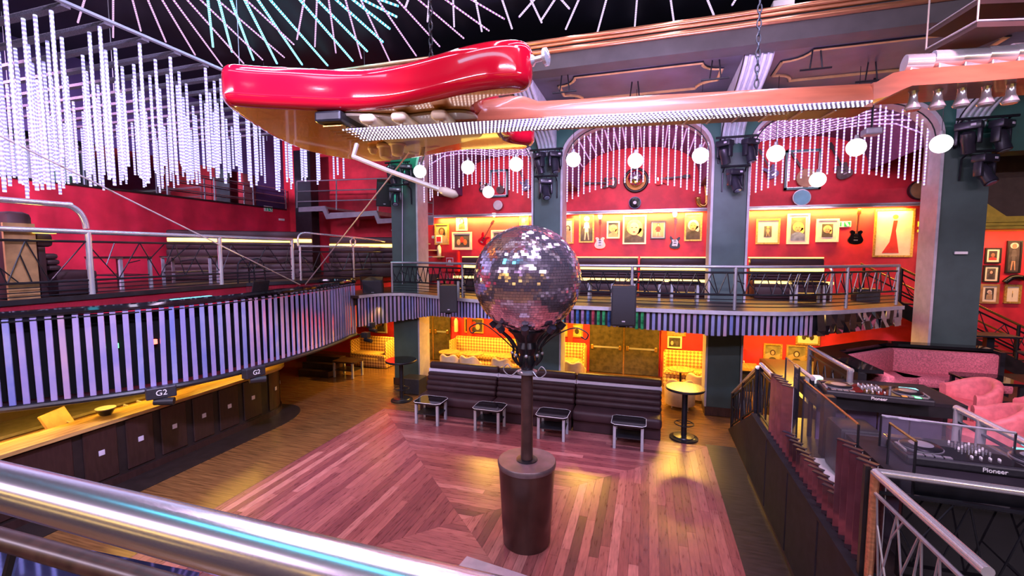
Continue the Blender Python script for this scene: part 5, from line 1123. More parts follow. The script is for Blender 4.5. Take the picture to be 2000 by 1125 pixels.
PIC = [(850, 437, 877, 478, 'gold_frame', 'poster_tan', 'bust', 'gold-framed poster of a person with big brown hair, left of the red wall guitar', 'hair_dark', 'skin_deep', 'poster_tan', 0),
 (892, 420, 913, 451, 'white_frame', 'cream', 'bust', 'small white-framed portrait above the landscape picture in the left arch', 'hair_dark', 'skin_pale', 'poster_grey', 0),
 (884, 453, 922, 488, 'white_frame', 'poster_dark', 'group', 'white-framed dark landscape picture with reddish figures in the left arch', 'hair_red', 'skin_tone', 'cloth_red', .05),
 (960, 449, 1000, 486, 'white_frame', 'poster_grey', 'bust', 'white-framed grey picture half hidden behind the mirror ball', 'hair_dark', 'skin_pale', 'poster_dark', .05),
 (1015, 420, 1033, 446, 'gold_frame', 'poster_tan', 'face', 'small gold-framed fair portrait just above the mirror ball', 'hair_blond', 'skin_pale', 'poster_tan', 0),
 (1098, 427, 1121, 476, 'gold_frame', 'cream', 'bust', 'gold-framed portrait of a dark-haired person at the left of the middle arch', 'hair_dark', 'skin_pale', 'poster_tan', 0),
 (1131, 418, 1161, 474, 'gold_frame', 'poster_dark', 'stand', 'tall gold-framed print of a standing figure in a white hat', 'hair_white', 'skin_pale', 'cream', 0),
 (1185, 432, 1211, 466, 'white_frame', 'poster_grey', 'face', 'small white-framed close-up of a pink face', 'hair_blond', 'skin_tone', 'skin_tone', 0),
 (1216, 420, 1263, 477, 'white_frame', 'poster_grey', 'face', 'large cream-framed portrait of a blond person in the middle arch', 'hair_blond', 'skin_pale', 'poster_dark', 0),
 (1270, 431, 1301, 467, 'black_frame', 'poster_tan', 'stand', 'dark-framed picture of a pale figure on orange, middle arch', 'hair_dark', 'skin_pale', 'cloth_red', .03),
 (1336, 416, 1372, 471, 'gold_frame', 'poster_grey', 'face', 'gold-framed portrait of a white-haired person by the middle pillar', 'hair_white', 'skin_tone', 'poster_dark', 0),
 (1380, 424, 1400, 476, 'white_frame', 'poster_dark', 'stand', 'picture half hidden behind the middle pillar', 'hair_dark', 'skin_tone', 'poster_dark', 0),
 (1475, 427, 1524, 477, 'gold_frame', 'poster_grey', 'stand', 'wide-mounted small print of a standing blond figure, right of the middle pillar', 'hair_blond', 'skin_tone', 'skin_tone', .17),
 (1535, 417, 1582, 477, 'white_frame', 'poster_grey', 'face', 'white-framed print of a laughing person with big yellow hair', 'poster_yellow', 'skin_tone', 'cloth_blue', .06),
 (1592, 427, 1639, 473, 'white_frame', 'poster_dark', 'face', 'broad white frame with a golden-haired head on dark ground', 'hair_blond', 'skin_tone', 'poster_dark', .1),
 (1703, 407, 1787, 502, 'gold_frame', 'cream', 'gown', 'large ornate gold frame with a red shape on cream, beside the right pillar', 'hair_red', 'skin_pale', 'cloth_red', 0),
 (1805, 412, 1832, 443, 'white_frame', 'poster_blue', 'bust', 'blue picture cut by the right pillar, topmost of its column', 'hair_dark', 'skin_pale', 'poster_blue', .03),
 (1800, 455, 1832, 486, 'black_frame', 'poster_blue', 'group', 'grey-blue picture cut by the right pillar, middle of its column', 'hair_dark', 'skin_pale', 'poster_blue', .05),
 (1790, 493, 1825, 540, 'black_frame', 'poster_dark', 'stand', 'dark tall picture cut by the right pillar, lowest of its column', 'hair_red', 'skin_tone', 'cloth_red', 0),
 (1921, 484, 1955, 514, 'black_frame', 'poster_dark', 'face', 'small square portrait right of the large pillar, topmost of three', 'hair_dark', 'skin_deep', 'cloth_red', .05),
 (1917, 518, 1952, 551, 'black_frame', 'poster_grey', 'bust', 'small square grey portrait right of the large pillar, middle of three', 'hair_dark', 'skin_pale', 'poster_dark', .05),
 (1911, 555, 1951, 592, 'wood_frame', 'poster_dark', 'bust', 'small portrait of a white-haired person, lowest of three by the large pillar', 'hair_white', 'skin_pale', 'poster_tan', .06),
 (1961, 470, 1996, 533, 'black_frame', 'poster_dark', 'stand', 'tall dark-framed print of a standing person with white hair near the right edge', 'hair_white', 'skin_tone', 'poster_grey', 0),
 (1958, 556, 1994, 592, 'gold_frame', 'poster_yellow', 'bust', 'yellow-mounted picture above the right stair rail', 'hair_dark', 'skin_pale', 'poster_dark', .12),
 (733, 620, 756, 649, 'white_frame', 'poster_tan', 'bust', 'cream-framed picture under the balcony beside the left pillar', 'hair_dark', 'skin_deep', 'poster_grey', 0),
 (908, 622, 945, 649, 'gold_frame', 'poster_dark', 'group', 'gold-framed dark group picture under the balcony, left of the ball cradle', 'skin_pale', 'skin_tone', 'cloth_red', 0),
 (1101, 632, 1139, 657, 'gold_frame', 'poster_yellow', 'group', 'gold-framed yellow picture under the balcony, right of the ball cradle', 'hair_dark', 'skin_tone', 'poster_tan', 0),
 (1303, 657, 1332, 679, 'white_frame', 'poster_dark', 'group', 'dark group photograph under the balcony right of the double door', 'poster_grey', 'skin_pale', 'poster_grey', 0),
 (1302, 634, 1340, 655, 'gold_frame', 'poster_tan', 'group', 'picture mostly hidden by the balcony edge, right of the double door', 'hair_dark', 'skin_tone', 'poster_dark', 0),
 (1489, 672, 1528, 723, 'gold_frame', 'poster_olive', 'half', 'gold-framed half-length figure with a dark beard, under the balcony', 'hair_dark', 'skin_tone', 'poster_dark', 0),
 (1533, 675, 1577, 726, 'gold_frame', 'poster_olive', 'half', 'gold-framed pale half-length figure, right of the bearded one', 'hair_dark', 'skin_pale', 'poster_dark', 0),
 (1553, 640, 1602, 672, 'gold_frame', 'cream', 'group', 'pale picture under the balcony edge above the half-length figures', 'hair_dark', 'poster_dark', 'poster_dark', .04),
 (1584, 682, 1616, 732, 'black_frame', 'poster_tan', 'half', 'picture seen through the booth railing by the blue-grey post', 'hair_dark', 'skin_tone', 'poster_dark', 0)]
for (u0, v0, u1, v1, fr, bg, st, lb, ha, sk, cl, mw) in PIC: picture(u0, v0, u1, v1, fr, bg, st, lb, ha, sk, cl, mw, fw=0.05 if fr != 'black_frame' else 0.035)
# ================================================================== GUITARS and drums on the wall
def wall_guitar(u, v, ln, ang, body, guard, label, y=15.33, hollow=False, name='wall_guitar', neck='maple'):
    """(u, v): body centre; ang: direction of the neck in the wall plane (0 = up, + = leaning right); ln: full length"""
    c = py(u, v, y); t = thing(name, label, 'guitar', c); R = Matrix.Rotation(ang, 3, 'Y'); k = ln
    O = [(-.13, -.17), (0, -.2), (.13, -.17), (.16, -.08), (.12, .0), (.115, .06), (.16, .13), (.13, .19), (.07, .15), (.03, .11), (-.03, .11), (-.08, .16), (-.14, .22), (-.16, .14), (-.115, .06), (-.12, .0), (-.16, -.08)]
    if hollow: O = [(-.13, -.19), (0, -.22), (.13, -.19), (.18, -.1), (.14, .0), (.12, .06), (.15, .13), (.1, .17), (.035, .14), (-.035, .14), (-.1, .17), (-.15, .13), (-.12, .06), (-.14, .0), (-.18, -.1)]
    S_ = cr_spline([(a * k, 0, b_ * k) for a, b_ in O], 3, closed=True)
    MB().prism([c + R @ p for p in S_], (0, -0.05 * k - .01, 0)).build('body', body, t); f = -0.05 * k - 0.012
    if guard: MB().prism([c + R @ V((a * k, f, b_ * k)) for a, b_ in ((-.09, -.1), (.07, -.12), (.1, .02), (.06, .1), (-.1, .1), (-.07, .0))], (0, -0.004, 0)).build('pickguard', guard, t)
    m3 = R
    MB().box(c + R @ V((0, f - 0.012, .33 * k)), (.045 * k, 0.03, .50 * k), M_=m3).build('neck', neck, t)
    MB().prism([c + R @ V((a * k, f - 0.02, b_ * k)) for a, b_ in ((-.025, .58), (.025, .58), (.05, .62), (.04, .76), (-.03, .78), (-.05, .63))], (0, -0.02, 0)).build('headstock', neck, t)
    MB().box(c + R @ V((0, f - 0.01, -.1 * k)), (.09 * k, 0.02, .03 * k), M_=m3).build('bridge', 'chrome', t)
    for q in (-0.02, .05): MB().box(c + R @ V((0, f - 0.008, q * k)), (.085 * k, 0.018, .025 * k), M_=m3).build('pickup', 'black', t)
wall_guitar(945, 468, 1.05, 0.55, 'guitar_red', None, 'red guitar leaning right on the orange wall of the left arch', neck='maple_dark')
wall_guitar(1172, 473, 1.0, 0.0, 'cream', 'white_paint', 'cream hollow guitar hanging under a lamp in the middle arch', hollow=True)
wall_guitar(1318, 474, 1.0, 0.0, 'black', 'white_paint', 'black guitar with white plates hanging near the middle pillar')
wall_guitar(1670, 462, 1.05, 0.04, 'black_gloss', None, 'black semi-hollow guitar with a pale neck beside the ornate gold frame', hollow=True)
wall_guitar(944, 366, 0.9, 0.05, 'black', 'white_paint', 'black and white guitar high in the left arch, beside the dark case')
wall_guitar(1026, 362, 0.95, -0.35, 'cloth_blue', None, 'blue guitar high at the right of the left arch', neck='black')
wall_guitar(1192, 357, 1.1, -pi / 2, 'poster_dark', 'cloth_red', 'dark red guitar lying level left of the ring, high in the middle arch', neck='black')
wall_guitar(1292, 350, 1.1, pi / 2 - 0.06, 'cloth_red', None, 'bright red guitar lying level right of the ring, high in the middle arch', neck='black')
wall_guitar(1506, 336, 1.0, -0.5, 'cloth_blue', None, 'dark blue guitar high at the left of the right arch', neck='black')
wall_guitar(1645, 333, 1.15, -0.45, 'poster_grey', None, 'grey striped hollow guitar high in the right arch beside the teal frame', hollow=True, neck='black')
wall_guitar(730, 638, 0.75, -0.5, 'poster_yellow', 'cream', 'small yellow guitar under the balcony beside the left pillar', neck='black')
wall_guitar(712, 632, 0.7, 0.2, 'orange_spot', None, 'small orange guitar under the balcony at the tip of the slatted balcony', neck='maple')
for (u, v, r, m_, m2, lb) in ((973, 401, .17, 'drum_skin', 'dull_steel', 'pale round drum on the red wall of the left arch'), (1240, 396, .19, 'black_gloss', 'cloth_blue', 'dark drum with a pale centre under the ring in the middle arch'), (1565, 386, .235, 'blue_drum', 'dull_steel', 'light blue tambourine drum on the red wall of the right arch'), (1797, 371, .26, 'wood_frame', 'black', 'brown banjo drum by the right pillar')):
    c = py(u, v, 15.3); t = thing('wall_drum', lb, 'drum', c)
    MB().lathe(c, [(r, -0.1), (r * 1.02, 0), (r * 1.02, 0.05), (r * .93, 0.052)], 28, ax=(0, -1, 0)).build('shell', m2, t, smooth='auto'); MB().lathe(c, [(r * .94, 0.045), (r * .93, 0.056)], 28, ax=(0, -1, 0)).build('skin', m_, t)
    if u == 1240: MB().lathe(c, [(r * .3, 0.05), (r * .29, 0.06)], 20, ax=(0, -1, 0)).build('centre', 'drum_skin', t)
c = py(1242, 352, 15.34); t = thing('ring_and_ball', 'small mirror ball in a dark ring high in the middle arch', 'mirror ball', c)
MB().tube([c + V((.36 * math.cos(a), 0, .36 * math.sin(a))) for a in [2 * pi * i / 32 for i in range(33)]], 0.045, 8, cap=False).build('ring', 'black', t, smooth=True)
MB().sphere(c + V((0, -.22, .04)), 0.25, 22, 12).build('ball', 'mirror', t); MB().lathe(c, [(0.33, -.03), (.33, 0), (.2, .02)], 28, ax=(0, -1, 0)).build('drum_face', 'orange_spot', t)
def case(u0, v0, u1, v1, m_, label):
    a, b = py(u0, v1, 15.39), py(u1, v0, 15.39); t = thing('display_case', label, 'display case', ((a.x + b.x) / 2, 15.39, a.z)); fw = .06
    MB().b2((a.x, 15.3, a.z), (a.x + fw, 15.39, b.z)).b2((b.x - fw, 15.3, a.z), (b.x, 15.39, b.z)).b2((a.x, 15.3, a.z), (b.x, 15.39, a.z + fw)).b2((a.x, 15.3, b.z - fw), (b.x, 15.39, b.z)).build('frame', m_, t)
    MB().b2((a.x + fw, 15.33, a.z + fw), (a.x + fw + .02, 15.35, b.z - fw)).b2((b.x - fw - .02, 15.33, a.z + fw), (b.x - fw, 15.35, b.z - fw)).b2((a.x + fw, 15.33, a.z + fw), (b.x - fw, 15.35, a.z + fw + .02)).b2((a.x + fw, 15.33, b.z - fw - .02), (b.x - fw, 15.35, b.z - fw)).build('silver_lining', 'chrome', t); return t, (a + b) / 2
mat('teal', (0.02, 0.16, 0.17), 0.35)
t, c = case(1530, 291, 1605, 372, 'teal', 'large teal-framed case with a banjo in the right arch'); MB().lathe(c + V((.1, -.03, -.25)), [(.26, 0), (.27, .06), (.25, .07)], 24, ax=(0, -1, 0)).build('banjo_head', 'poster_tan', t); MB().box(c + V((-.18, -.06, .28)), (.06, .04, .8), M_=Matrix.Rotation(-0.55, 3, 'Y')).build('banjo_neck', 'black', t)
t, c = case(958, 331, 993, 386, 'teal', 'dark teal-framed case in the left arch above the pale drum'); MB().b2(c + V((-.2, .02, -.4)), c + V((.2, .04, .4))).build('backboard', 'poster_dark', t); MB().lathe(c + V((.05, -.0, -.22)), [(.15, 0), (.15, .05)], 20, ax=(0, -1, 0)).build('instrument', 'poster_grey', t); MB().box(c + V((-0.02, -.02, .15)), (.05, .03, .55), M_=Matrix.Rotation(-0.2, 3, 'Y')).build('instrument_neck', 'black', t)
c = py(1379, 372, 15.25); sx_ = thing('saxophone', 'golden saxophone on the red wall against the middle pillar', 'saxophone', c)
MB().tube(cr_spline([c + V((.02, 0, .5)), c + V((-.05, 0, .42)), c + V((.02, 0, -.3)), c + V((-.05, -.03, -.48)), c + V((-.2, -.06, -.42)), c + V((-.24, -.08, -.2))], 4), [0.02 + 0.0034 * i for i in range(21)], 10).build('tube', 'brass', sx_, smooth=True)
exit_sign(py(848, 463, 15.38), (1, 0, 0), 0.2, 'small exit sign on the orange wall right of the left pillar'); exit_sign(py(1649, 438, 15.38), (1, 0, 0), 0.34, 'green and white exit sign left of the black semi-hollow guitar')
def fire(u, v, lb):
    p = py(u, v, 15.28); t = thing('fire_extinguisher', lb, 'extinguisher', p); MB().lathe(p, [(.06, 0), (.075, .02), (.075, .42), (.04, .5), (.025, .52)], 14).build('bottle', 'cream', t, smooth='auto'); MB().tube([p + UP * .52, p + UP * .57, p + V((-.12, 0, .5)), p + V((-.13, 0, .2))], .012, 5).build('hose', 'black', t); MB().rbox(p + V((-.05, .09, .75)), (.28, .02, .28), .004, seg=1).build('sign_plate', 'white_paint', t); MB().rbox(p + V((-.05, .077, .75)), (.18, .01, .18), .004, seg=1).build('sign_symbol', 'red_paint', t)
fire(858, 506, 'pale fire extinguisher on the balcony wall right of the left pillar'); fire(891, 648, 'pale fire extinguisher under the balcony right of the left double door')
def hose_cabinet(u0, v0, u1, v1, lb):
    a, b = py(u0, v1, 15.36), py(u1, v0, 15.36); t = thing('hose_cabinet', lb, 'cabinet', ((a.x + b.x) / 2, 15.3, a.z)); MB().b2((a.x, 15.2, a.z), (b.x, 15.39, b.z)).build('box', 'red_paint', t); MB().b2((a.x + .03, 15.18, a.z + .03), (b.x - .03, 15.2, b.z - .03)).build('door', 'red_paint', t)
    c = (a + b) / 2; MB().b2((c.x - .14, 15.172, c.z - .14), (c.x + .14, 15.178, c.z + .14)).build('sign_border', 'white_paint', t); MB().b2((c.x - .12, 15.168, c.z - .12), (c.x + .12, 15.172, c.z + .12)).build('sign_field', 'red_paint', t); MB().lathe((c.x, 15.168, c.z), [(.07, 0), (.07, .004)], 16, ax=(0, -1, 0)).build('hose_symbol', 'white_paint', t)
hose_cabinet(867, 491, 898, 530, 'red fire hose cabinet with a white symbol on the balcony wall'); hose_cabinet(1428, 682, 1456, 738, 'red fire hose cabinet under the balcony right of the middle pillar')
# picture lamps
for (u, v, lb) in ((1172, 428, 'small glowing lamp over the cream wall guitar'), (965, 424, 'small glowing lamp above the pictures of the left arch'), (1318, 424, 'small glowing lamp over the black and white wall guitar'), (891, 618, 'small glowing lamp under the balcony over the fire extinguisher')):
    p = py(u, v, 15.2); t = thing('wall_lamp', lb, 'lamp', p); MB().lathe(p, [(.035, 0), (.06, .05), (.075, .14)], 12).build('shade', 'globe', t, smooth='auto'); MB().tube([p, p + V((0, .1, -.04)), p + V((0, .18, 0))], .012, 5).build('arm', 'brass', t)
for (u, v, w_, lb) in ((1877, 494, .22, 'small white device box on the large right pillar'),): p = py(u, v, 11.95); solo('wall_device', MB().rbox(p, (w_, .05, .06), .01), 'white_paint', lb, 'box')
# ================================================================== UNDER THE BALCONY
def double_door(nm, u0, u1, um, v_bar, label_y=15.36):
    a, b, m_ = py(u0, 650, 15.36), py(u1, 650, 15.36), py(um, 650, 15.36)
    d = thing(nm, None, None, ((a.x + b.x) / 2, 15.36, 0)); d['kind'] = 'structure'
    zb = py(um, v_bar, 15.3).z
    for x0, x1, s in ((a.x, m_.x - .02, 1), (m_.x + .02, b.x, -1)):
        lf = MB().rbox(((x0 + x1) / 2, 15.35, 1.2), (x1 - x0, 0.07, 2.4), 0.01, seg=1).build('leaf', 'door_metal', d)
        MB().b2((x0 + .06, 15.30, zb - 0.03), (x1 - .06, 15.315, zb + 0.03)).build('panic_bar', 'chrome', lf)
        for x in (x0 + .1, x1 - .1): MB().rbox((x, 15.295, zb), (.09, .06, .16), .015).build('bar_bracket', 'brass', lf)
        MB().b2((x0, 15.31, 0.02), (x1, 15.318, 0.25)).build('kick_plate', 'door_metal', lf)
    MB().b2((m_.x - .025, 15.30, 0), (m_.x + .025, 15.38, 2.42)).build('meeting_post', 'brass', d)
    MB().b2((a.x - .05, 15.32, 2.4), (b.x + .05, 15.39, 2.5)).build('head', 'black', d)
double_door('door_1', 817, 880, 847, 647); double_door('door_2', 1152, 1288, 1219, 680)
def wrap_sofa(label, u0, u1, ys, htop=1.02, m='yellow_fabric'):
    a, b = pz(u0, 700, 0.7), pz(u1, 700, 0.7); a = py(u0, 690, ys), 0; a = a[0]; b = py(u1, 690, ys); L = b.x - a.x; c = (a.x + b.x) / 2
    t = thing('booth_sofa', label, 'sofa', (c, ys, 0)); R_ = lambda n_, y, z, dy, dz, r: MB().rbox((c, y, z), (L, dy, dz), r).build(n_, m, t, smooth='auto')
    R_('base', ys + .3, .19, .58, .36, .02); R_('seat', ys + .28, .42, .64, .14, .05); R_('backrest', ys + .6, .74, .18, .56, .06)
    for x in (a.x + .01, b.x - .01): MB().rbox((x, ys + .35, .48), (.06, .66, .94), .02).build('side_panel', m, t, smooth='auto')
    return t
wrap_sofa('yellow woven sofa by the red wall left of the left pillar', 684, 752, 13.55, 1.1)
wrap_sofa('long yellow woven sofa between the left double door and the second pillar', 878, 1042, 14.55)
wrap_sofa('short yellow woven sofa between the second pillar and the middle double door', 1072, 1140, 14.5)
wrap_sofa('yellow woven sofa between the middle double door and the middle pillar', 1298, 1400, 14.3)
def barrel(x, y, z, rz, r, label, m, h=0.74, wave=0.05, group=None):
    t = thing('tub_chair', label, 'chair', (x, y, z), rz, group); m4 = wm(t); T = lambda p: m4 @ V(p)
    n_ = 22; rows = []
    for k in range(n_ + 1):
        a = -0.25 + (pi + 0.5) * k / n_; hh = h - 0.20 * (1 - math.sin(max(0, min(pi, a)))) - wave * math.cos(4 * a); c_, s_ = math.cos(a), math.sin(a)
        rows.append([T((c_ * (r - .12), s_ * (r - .12), .30)), T((c_ * (r - .12), s_ * (r - .12), hh - .05)), T((c_ * (r - .10), s_ * (r - .10), hh - .015)), T((c_ * (r - .06), s_ * (r - .06), hh)), T((c_ * (r - .02), s_ * (r - .02), hh - .015)), T((c_ * r, s_ * r, hh - .05)), T((c_ * r * .95, s_ * r * .95, .08))])
    q_ = MB().grid(rows); k_ = len(rows[0]); q_.f += [tuple(range(k_)), tuple(range(len(q_.v) - k_, len(q_.v)))]; q_.build('shell', m, t, smooth='auto')
    MB().lathe(T((0, 0, .08)), [(r * .88, 0), (r * .92, .2), (r * .92, .30), (r * .8, .34)], 24).build('seat', m, t, smooth='auto')
    for a in (.8, 2.3, 3.9, 5.4): MB().cyl(T((r * .7 * math.cos(a), r * .7 * math.sin(a), .1)), T((r * .72 * math.cos(a), r * .72 * math.sin(a), 0.0)), .02, n=6).build('leg', 'chrome', t)
    return t
def round_table(x, y, z, r, h, label, top='dark_wood'):
    t = thing('round_table', label, 'table', (x, y, z)); MB().lathe((x, y, z + h - .03), [(r, 0), (r + .005, .015), (r, .03)], 24).build('tabletop', top, t, smooth='auto')
    MB().cyl((x, y, z + .02), (x, y, z + h - .03), .03, n=8).build('post', 'black_metal', t); MB().lathe((x, y, z), [(.2, 0), (.2, .02), (.05, .03)], 18).build('foot', 'black_metal', t); return t
for (u, lb) in ((893, 'tan tub chair behind the left end of the banquette'), (925, 'tan tub chair behind the banquette, between the two left round tables'), (988, 'tan tub chair behind the banquette, left of the ball cradle'), (1104, 'tan tub chair behind the banquette, right of the second pillar')):
    p = py(u - 6, 700, 12.75); p.x += .3 * (u == 1104) - .1 * (u == 893) ; barrel(p.x, 12.75 + .25 * (u == 1104), 0, -pi / 2 * 2.0, .36, lb, 'tan_fabric', h=.95)
for (u, lb) in ((878, 'round wooden table at the left of the long yellow sofa'), (924, 'round wooden table second along the long yellow sofa'), (990, 'round wooden table before the long yellow sofa, beside the cradle'), (1112, 'round wooden table before the short yellow sofa'), (1330, 'round wooden table before the yellow sofa by the middle pillar')):
    yy = 13.75 if u < 1300 else 13.6; p = py(u, 700, yy); round_table(p.x, yy, 0, .36, .74, lb, 'bar_wood')
p = py(1328, 745, 12.6); barrel(p.x, 12.5, 0, pi, .4, 'tan tub chair standing behind the warm-topped high table', 'tan_fabric', h=.8)
p = py(1378, 745, 12.9); barrel(p.x - .1, 13.2, 0, pi * .9, .38, 'tan tub chair half hidden behind the middle pillar', 'tan_fabric', h=.8)
p = pz(677, 736, 0); low_table((p.x, p.y + .1, 0), .85, .62, .55, 'low table with a brown top before the yellow sofa on the left', top='dark_wood', leg='grey_leg')
for k in range(3): struct('stair_step', MB().b2((-11.2 - k * .1, 12.0 + k * .3, 0), (-10.0, 12.3 + k * .3, .18 * (k + 1))), 'dark_wood')
p = py(1452, 755, 14.6); ct = thing('side_cabinet', 'low yellow-topped black cabinet right of the middle pillar', 'cabinet', (p.x, 14.7, 0)); MB().b2((p.x - .35, 14.45, 0), (p.x + .35, 15.1, .62)).build('body', 'black', ct); MB().b2((p.x - .42, 14.4, .62), (p.x + .42, 15.12, .7)).build('top', 'bar_wood', ct)
# ================================================================== STAGE, PIANO-KEY PARAPET, RAILS
SZ = 1.2
P = [(1.93, 11.1, 0.02), (1.93, 8.85, 1.18)]
railing('stair_railing', 'short sloping black railing with a chrome handrail on the steps up to the stage', P, 0.86, (0.74, 0.1), [0.03, 1.25, along(P)[1] - .03], (0.1, 0.74), 41, rtop=0.035, mp='black_metal', pitch=.2)
P = [(1.96, 8.75, SZ), (1.96, 7.9, SZ)]
railing('stage_railing', 'short railing with a lavender-lit chrome tube beside the piano-key strips', P, 0.92, (0.8, 0.06), [0.04, along(P)[1] - .04], (0.06, 0.8), 42, rtop=0.04, mp='black_metal', pitch=.2)
P = [(2.5, 8.75, SZ), (2.5, 7.9, SZ)]
railing('stage_railing', 'second short railing with a yellow-lit tube behind the lavender-lit one', P, 0.94, (0.8,), [0.04, along(P)[1] - .04], None, 43, rtop=0.035, mp='black_metal')
pk = thing('piano_key_parapet', 'zigzag parapet of upright mirror strips like piano keys along the stage edge', 'parapet', (1.95, 6.2, SZ))
mat('mirror_rose', (0.30, 0.17, 0.21), 0.07, 0.9, var=0.15)
for k in range(22):
    y = 7.80 - k * 0.153; tall = y > 7.05 or y < 5.3; h = 0.98 if tall else 0.34
    o = MB().rbox((1.97, y, SZ + h / 2), (0.016, 0.17, h), 0.003, rz=0.75, seg=1).build('mirror_strip', 'mirror_rose', pk)
    e_ = V((1.97, y, 0)) + Matrix.Rotation(0.75, 3, 'Z') @ V((-.006, -.085, 0)); MB().tube([e_ + UP * SZ, e_ + UP * (SZ + h)], .0045, 4).build('bright_edge', 'grey_leg', o)
    MB().box((1.97, y, SZ + h + 0.006), (0.05, 0.17, 0.012), rz=0.75).build('strip_cap', 'moving_head', o)
def pane(name, label, a, b, z0, z1, m='glass', edge='brass', posts=True, thick=.012):
    a = V((*a, 0)); b = V((*b, 0)); t = thing(name, label, 'glass panel', ((a.x + b.x) / 2, (a.y + b.y) / 2, z0)); x = (b - a).normalized(); nn = V((-x.y, x.x, 0)) * thick
    MB().prism([a + UP * z0, b + UP * z0, b + UP * z1, a + UP * z1], nn).build('glass', m, t)
    MB().tube([a + UP * z1 + nn / 2, b + UP * z1 + nn / 2], .013, 5).build('top_edge', edge, t)
    if posts:
        for q in (a, b): MB().tube([q + UP * z0 + nn / 2, q + UP * z1 + nn / 2], .012, 4).build('side_edge', 'black', t)
    return t
pane('glass_screen', 'glass pane with a gold top edge behind the piano-key strips, longest one', (2.08, 6.9), (2.08, 5.25), SZ + .02, 2.36)
pane('glass_screen', 'small glass pane standing above the far piano-key strips', (2.1, 7.85), (2.1, 7.2), SZ + .02, 2.46)
pane('glass_screen', 'glass pane with a gold edge left of the nearer mixing deck', (2.32, 5.2), (2.32, 4.75), SZ + .02, 2.42)
def tri(u0, v0, u1, v1, z): return pz(u0, v0, z), pz(u1, v1, z)
a, b = tri(1722, 812, 1985, 846, 2.34); pane('glass_screen', 'wide glass pane standing behind the nearer mixing deck', (a.x, a.y), (b.x, b.y), 2.0, 2.34, edge='chrome')
struct('pillar_booth', MB().b2((2.42, 7.15, SZ), (2.56, 7.29, 2.08)), 'black')
sp_ = thing('stage_speaker', 'large black loudspeaker on the stage floor under the far deck counter', 'loudspeaker', (2.62, 6.75, SZ))
MB().rbox((2.62, 6.75, SZ + .34), (.46, .5, .66), .05).build('cabinet', 'black_plastic', sp_, smooth='auto'); MB().rbox((2.62, 6.49, SZ + .34), (.38, .03, .58), .02).build('grille', 'speaker_grille', sp_); MB().lathe((2.62, 6.47, SZ + .26), [(.15, 0), (.12, .02)], 20, ax=(0, -1, 0)).build('cone', 'moving_head', sp_)
struct('floor_booth_tiles', MB().b2((2.1, 5.3, SZ), (3.4, 7.1, SZ + .006)), 'white_paint')
def deck_counter(label, x0, x1, y0, y1, z, shift=0.0):
    t = thing('deck_counter', label, 'counter', ((x0 + x1) / 2, (y0 + y1) / 2, SZ)); q = [(x0, y0 + shift), (x1, y0), (x1, y1), (x0, y1)]
    MB().prism([(x, y, z - .05) for x, y in q], (0, 0, .05)).build('top', 'stage_panel', t); MB().prism([(x, y, z - .2) for x, y in q], (0, 0, .148)).build('fascia', 'black', t)
    k = 4; 
    for i in range(k):
        a = x0 + .1 + (x1 - x0 - .2) * i / k; b = x0 + .1 + (x1 - x0 - .2) * (i + 1) / k; MB().b2((a + .01, y0 + .3, SZ), (b - .01, y0 + .34, z - .2)).build('panel', 'purple_panel', t)
    return t
deck_counter('dark counter carrying the farther mixing deck before the pink seats', 2.45, 4.25, 7.55, 8.6, 2.0)
deck_counter('dark counter carrying the nearer mixing deck behind the chrome corner rail', 2.25, 4.6, 4.95, 5.95, 2.0)
def dj_controller(c, rz, label, w_=1.3, d_=.62):
    t = thing('dj_controller', label, 'mixing deck', c, rz); m4 = wm(t); m3 = m4.to_3x3(); T = lambda x, y, z: m4 @ V((x, y, z))
    MB().rbox(T(0, 0, .05), (w_, d_, .09), .02, M_=m3).build('case', 'black_plastic', t)
    MB().box(T(0, 0, .097), (w_ * .97, d_ * .9, .006), M_=m3).build('face_plate', 'black_gloss', t)
    for sx in (-1, 1):
        j = MB().lathe(T(sx * w_ * .33, -.02, .1), [(.17, 0), (.17, .02), (.15, .035), (.06, .035)], 28).build('jog_wheel', 'black_metal', t, smooth='auto')
        MB().lathe(T(sx * w_ * .33, -.02, .135), [(.10, 0), (.055, .004)], 24).build('wheel_ring', 'dull_steel', j); MB().lathe(T(sx * w_ * .33, -.02, .1), [(.178, 0), (.178, .012)], 28).build('rim', 'dull_steel', j)
        MB().box(T(sx * w_ * .40, .21, .104), (.2, .1, .01), M_=m3).build('display', 'screen_glow' if sx > 0 else 'moving_head', t)
        for k in range(4): MB().box(T(sx * w_ * .33 + (k - 1.5) * .075, -.25, .103), (.06, .045, .012), M_=m3).build('pad', ('orange_spot', 'dull_steel', 'green_led', 'dull_steel')[k] if sx > 0 else 'dull_steel', t)
        MB().box(T(sx * w_ * .475, -.08, .105), (.025, .2, .02), M_=m3).build('pitch_fader', 'dull_steel', t)
    for i in range(5):
        for k in range(5): q = T((i - 2) * .055, .2 - k * .055, .1); MB().cyl(q, q + V((0, 0, .025)), .010, .008, 8).build('knob', 'dull_steel' if (i + k) % 3 else 'white_paint', t)
    for i in range(4): MB().box(T((i - 1.5) * .07, -.16, .108), (.012, .03, .02), M_=m3).build('fader', 'white_paint', t)
    text('lettering', 'Pioneer', .06, T(0, -d_ / 2 - .002, .045), basis(m3 @ V((1, 0, 0))), 'white_paint', t)
    return t
p = pz(1702, 765, 2.06); dj_controller((p.x, p.y, 2.0), .0 - .1, 'mixing deck with a cyan screen on the farther counter', 1.25, .62)
p = pz(1890, 893, 2.06); dj_controller((p.x + .08, p.y + .05, 2.0), -.03, 'mixing deck with glowing orange pads on the nearer counter', 1.35, .6)
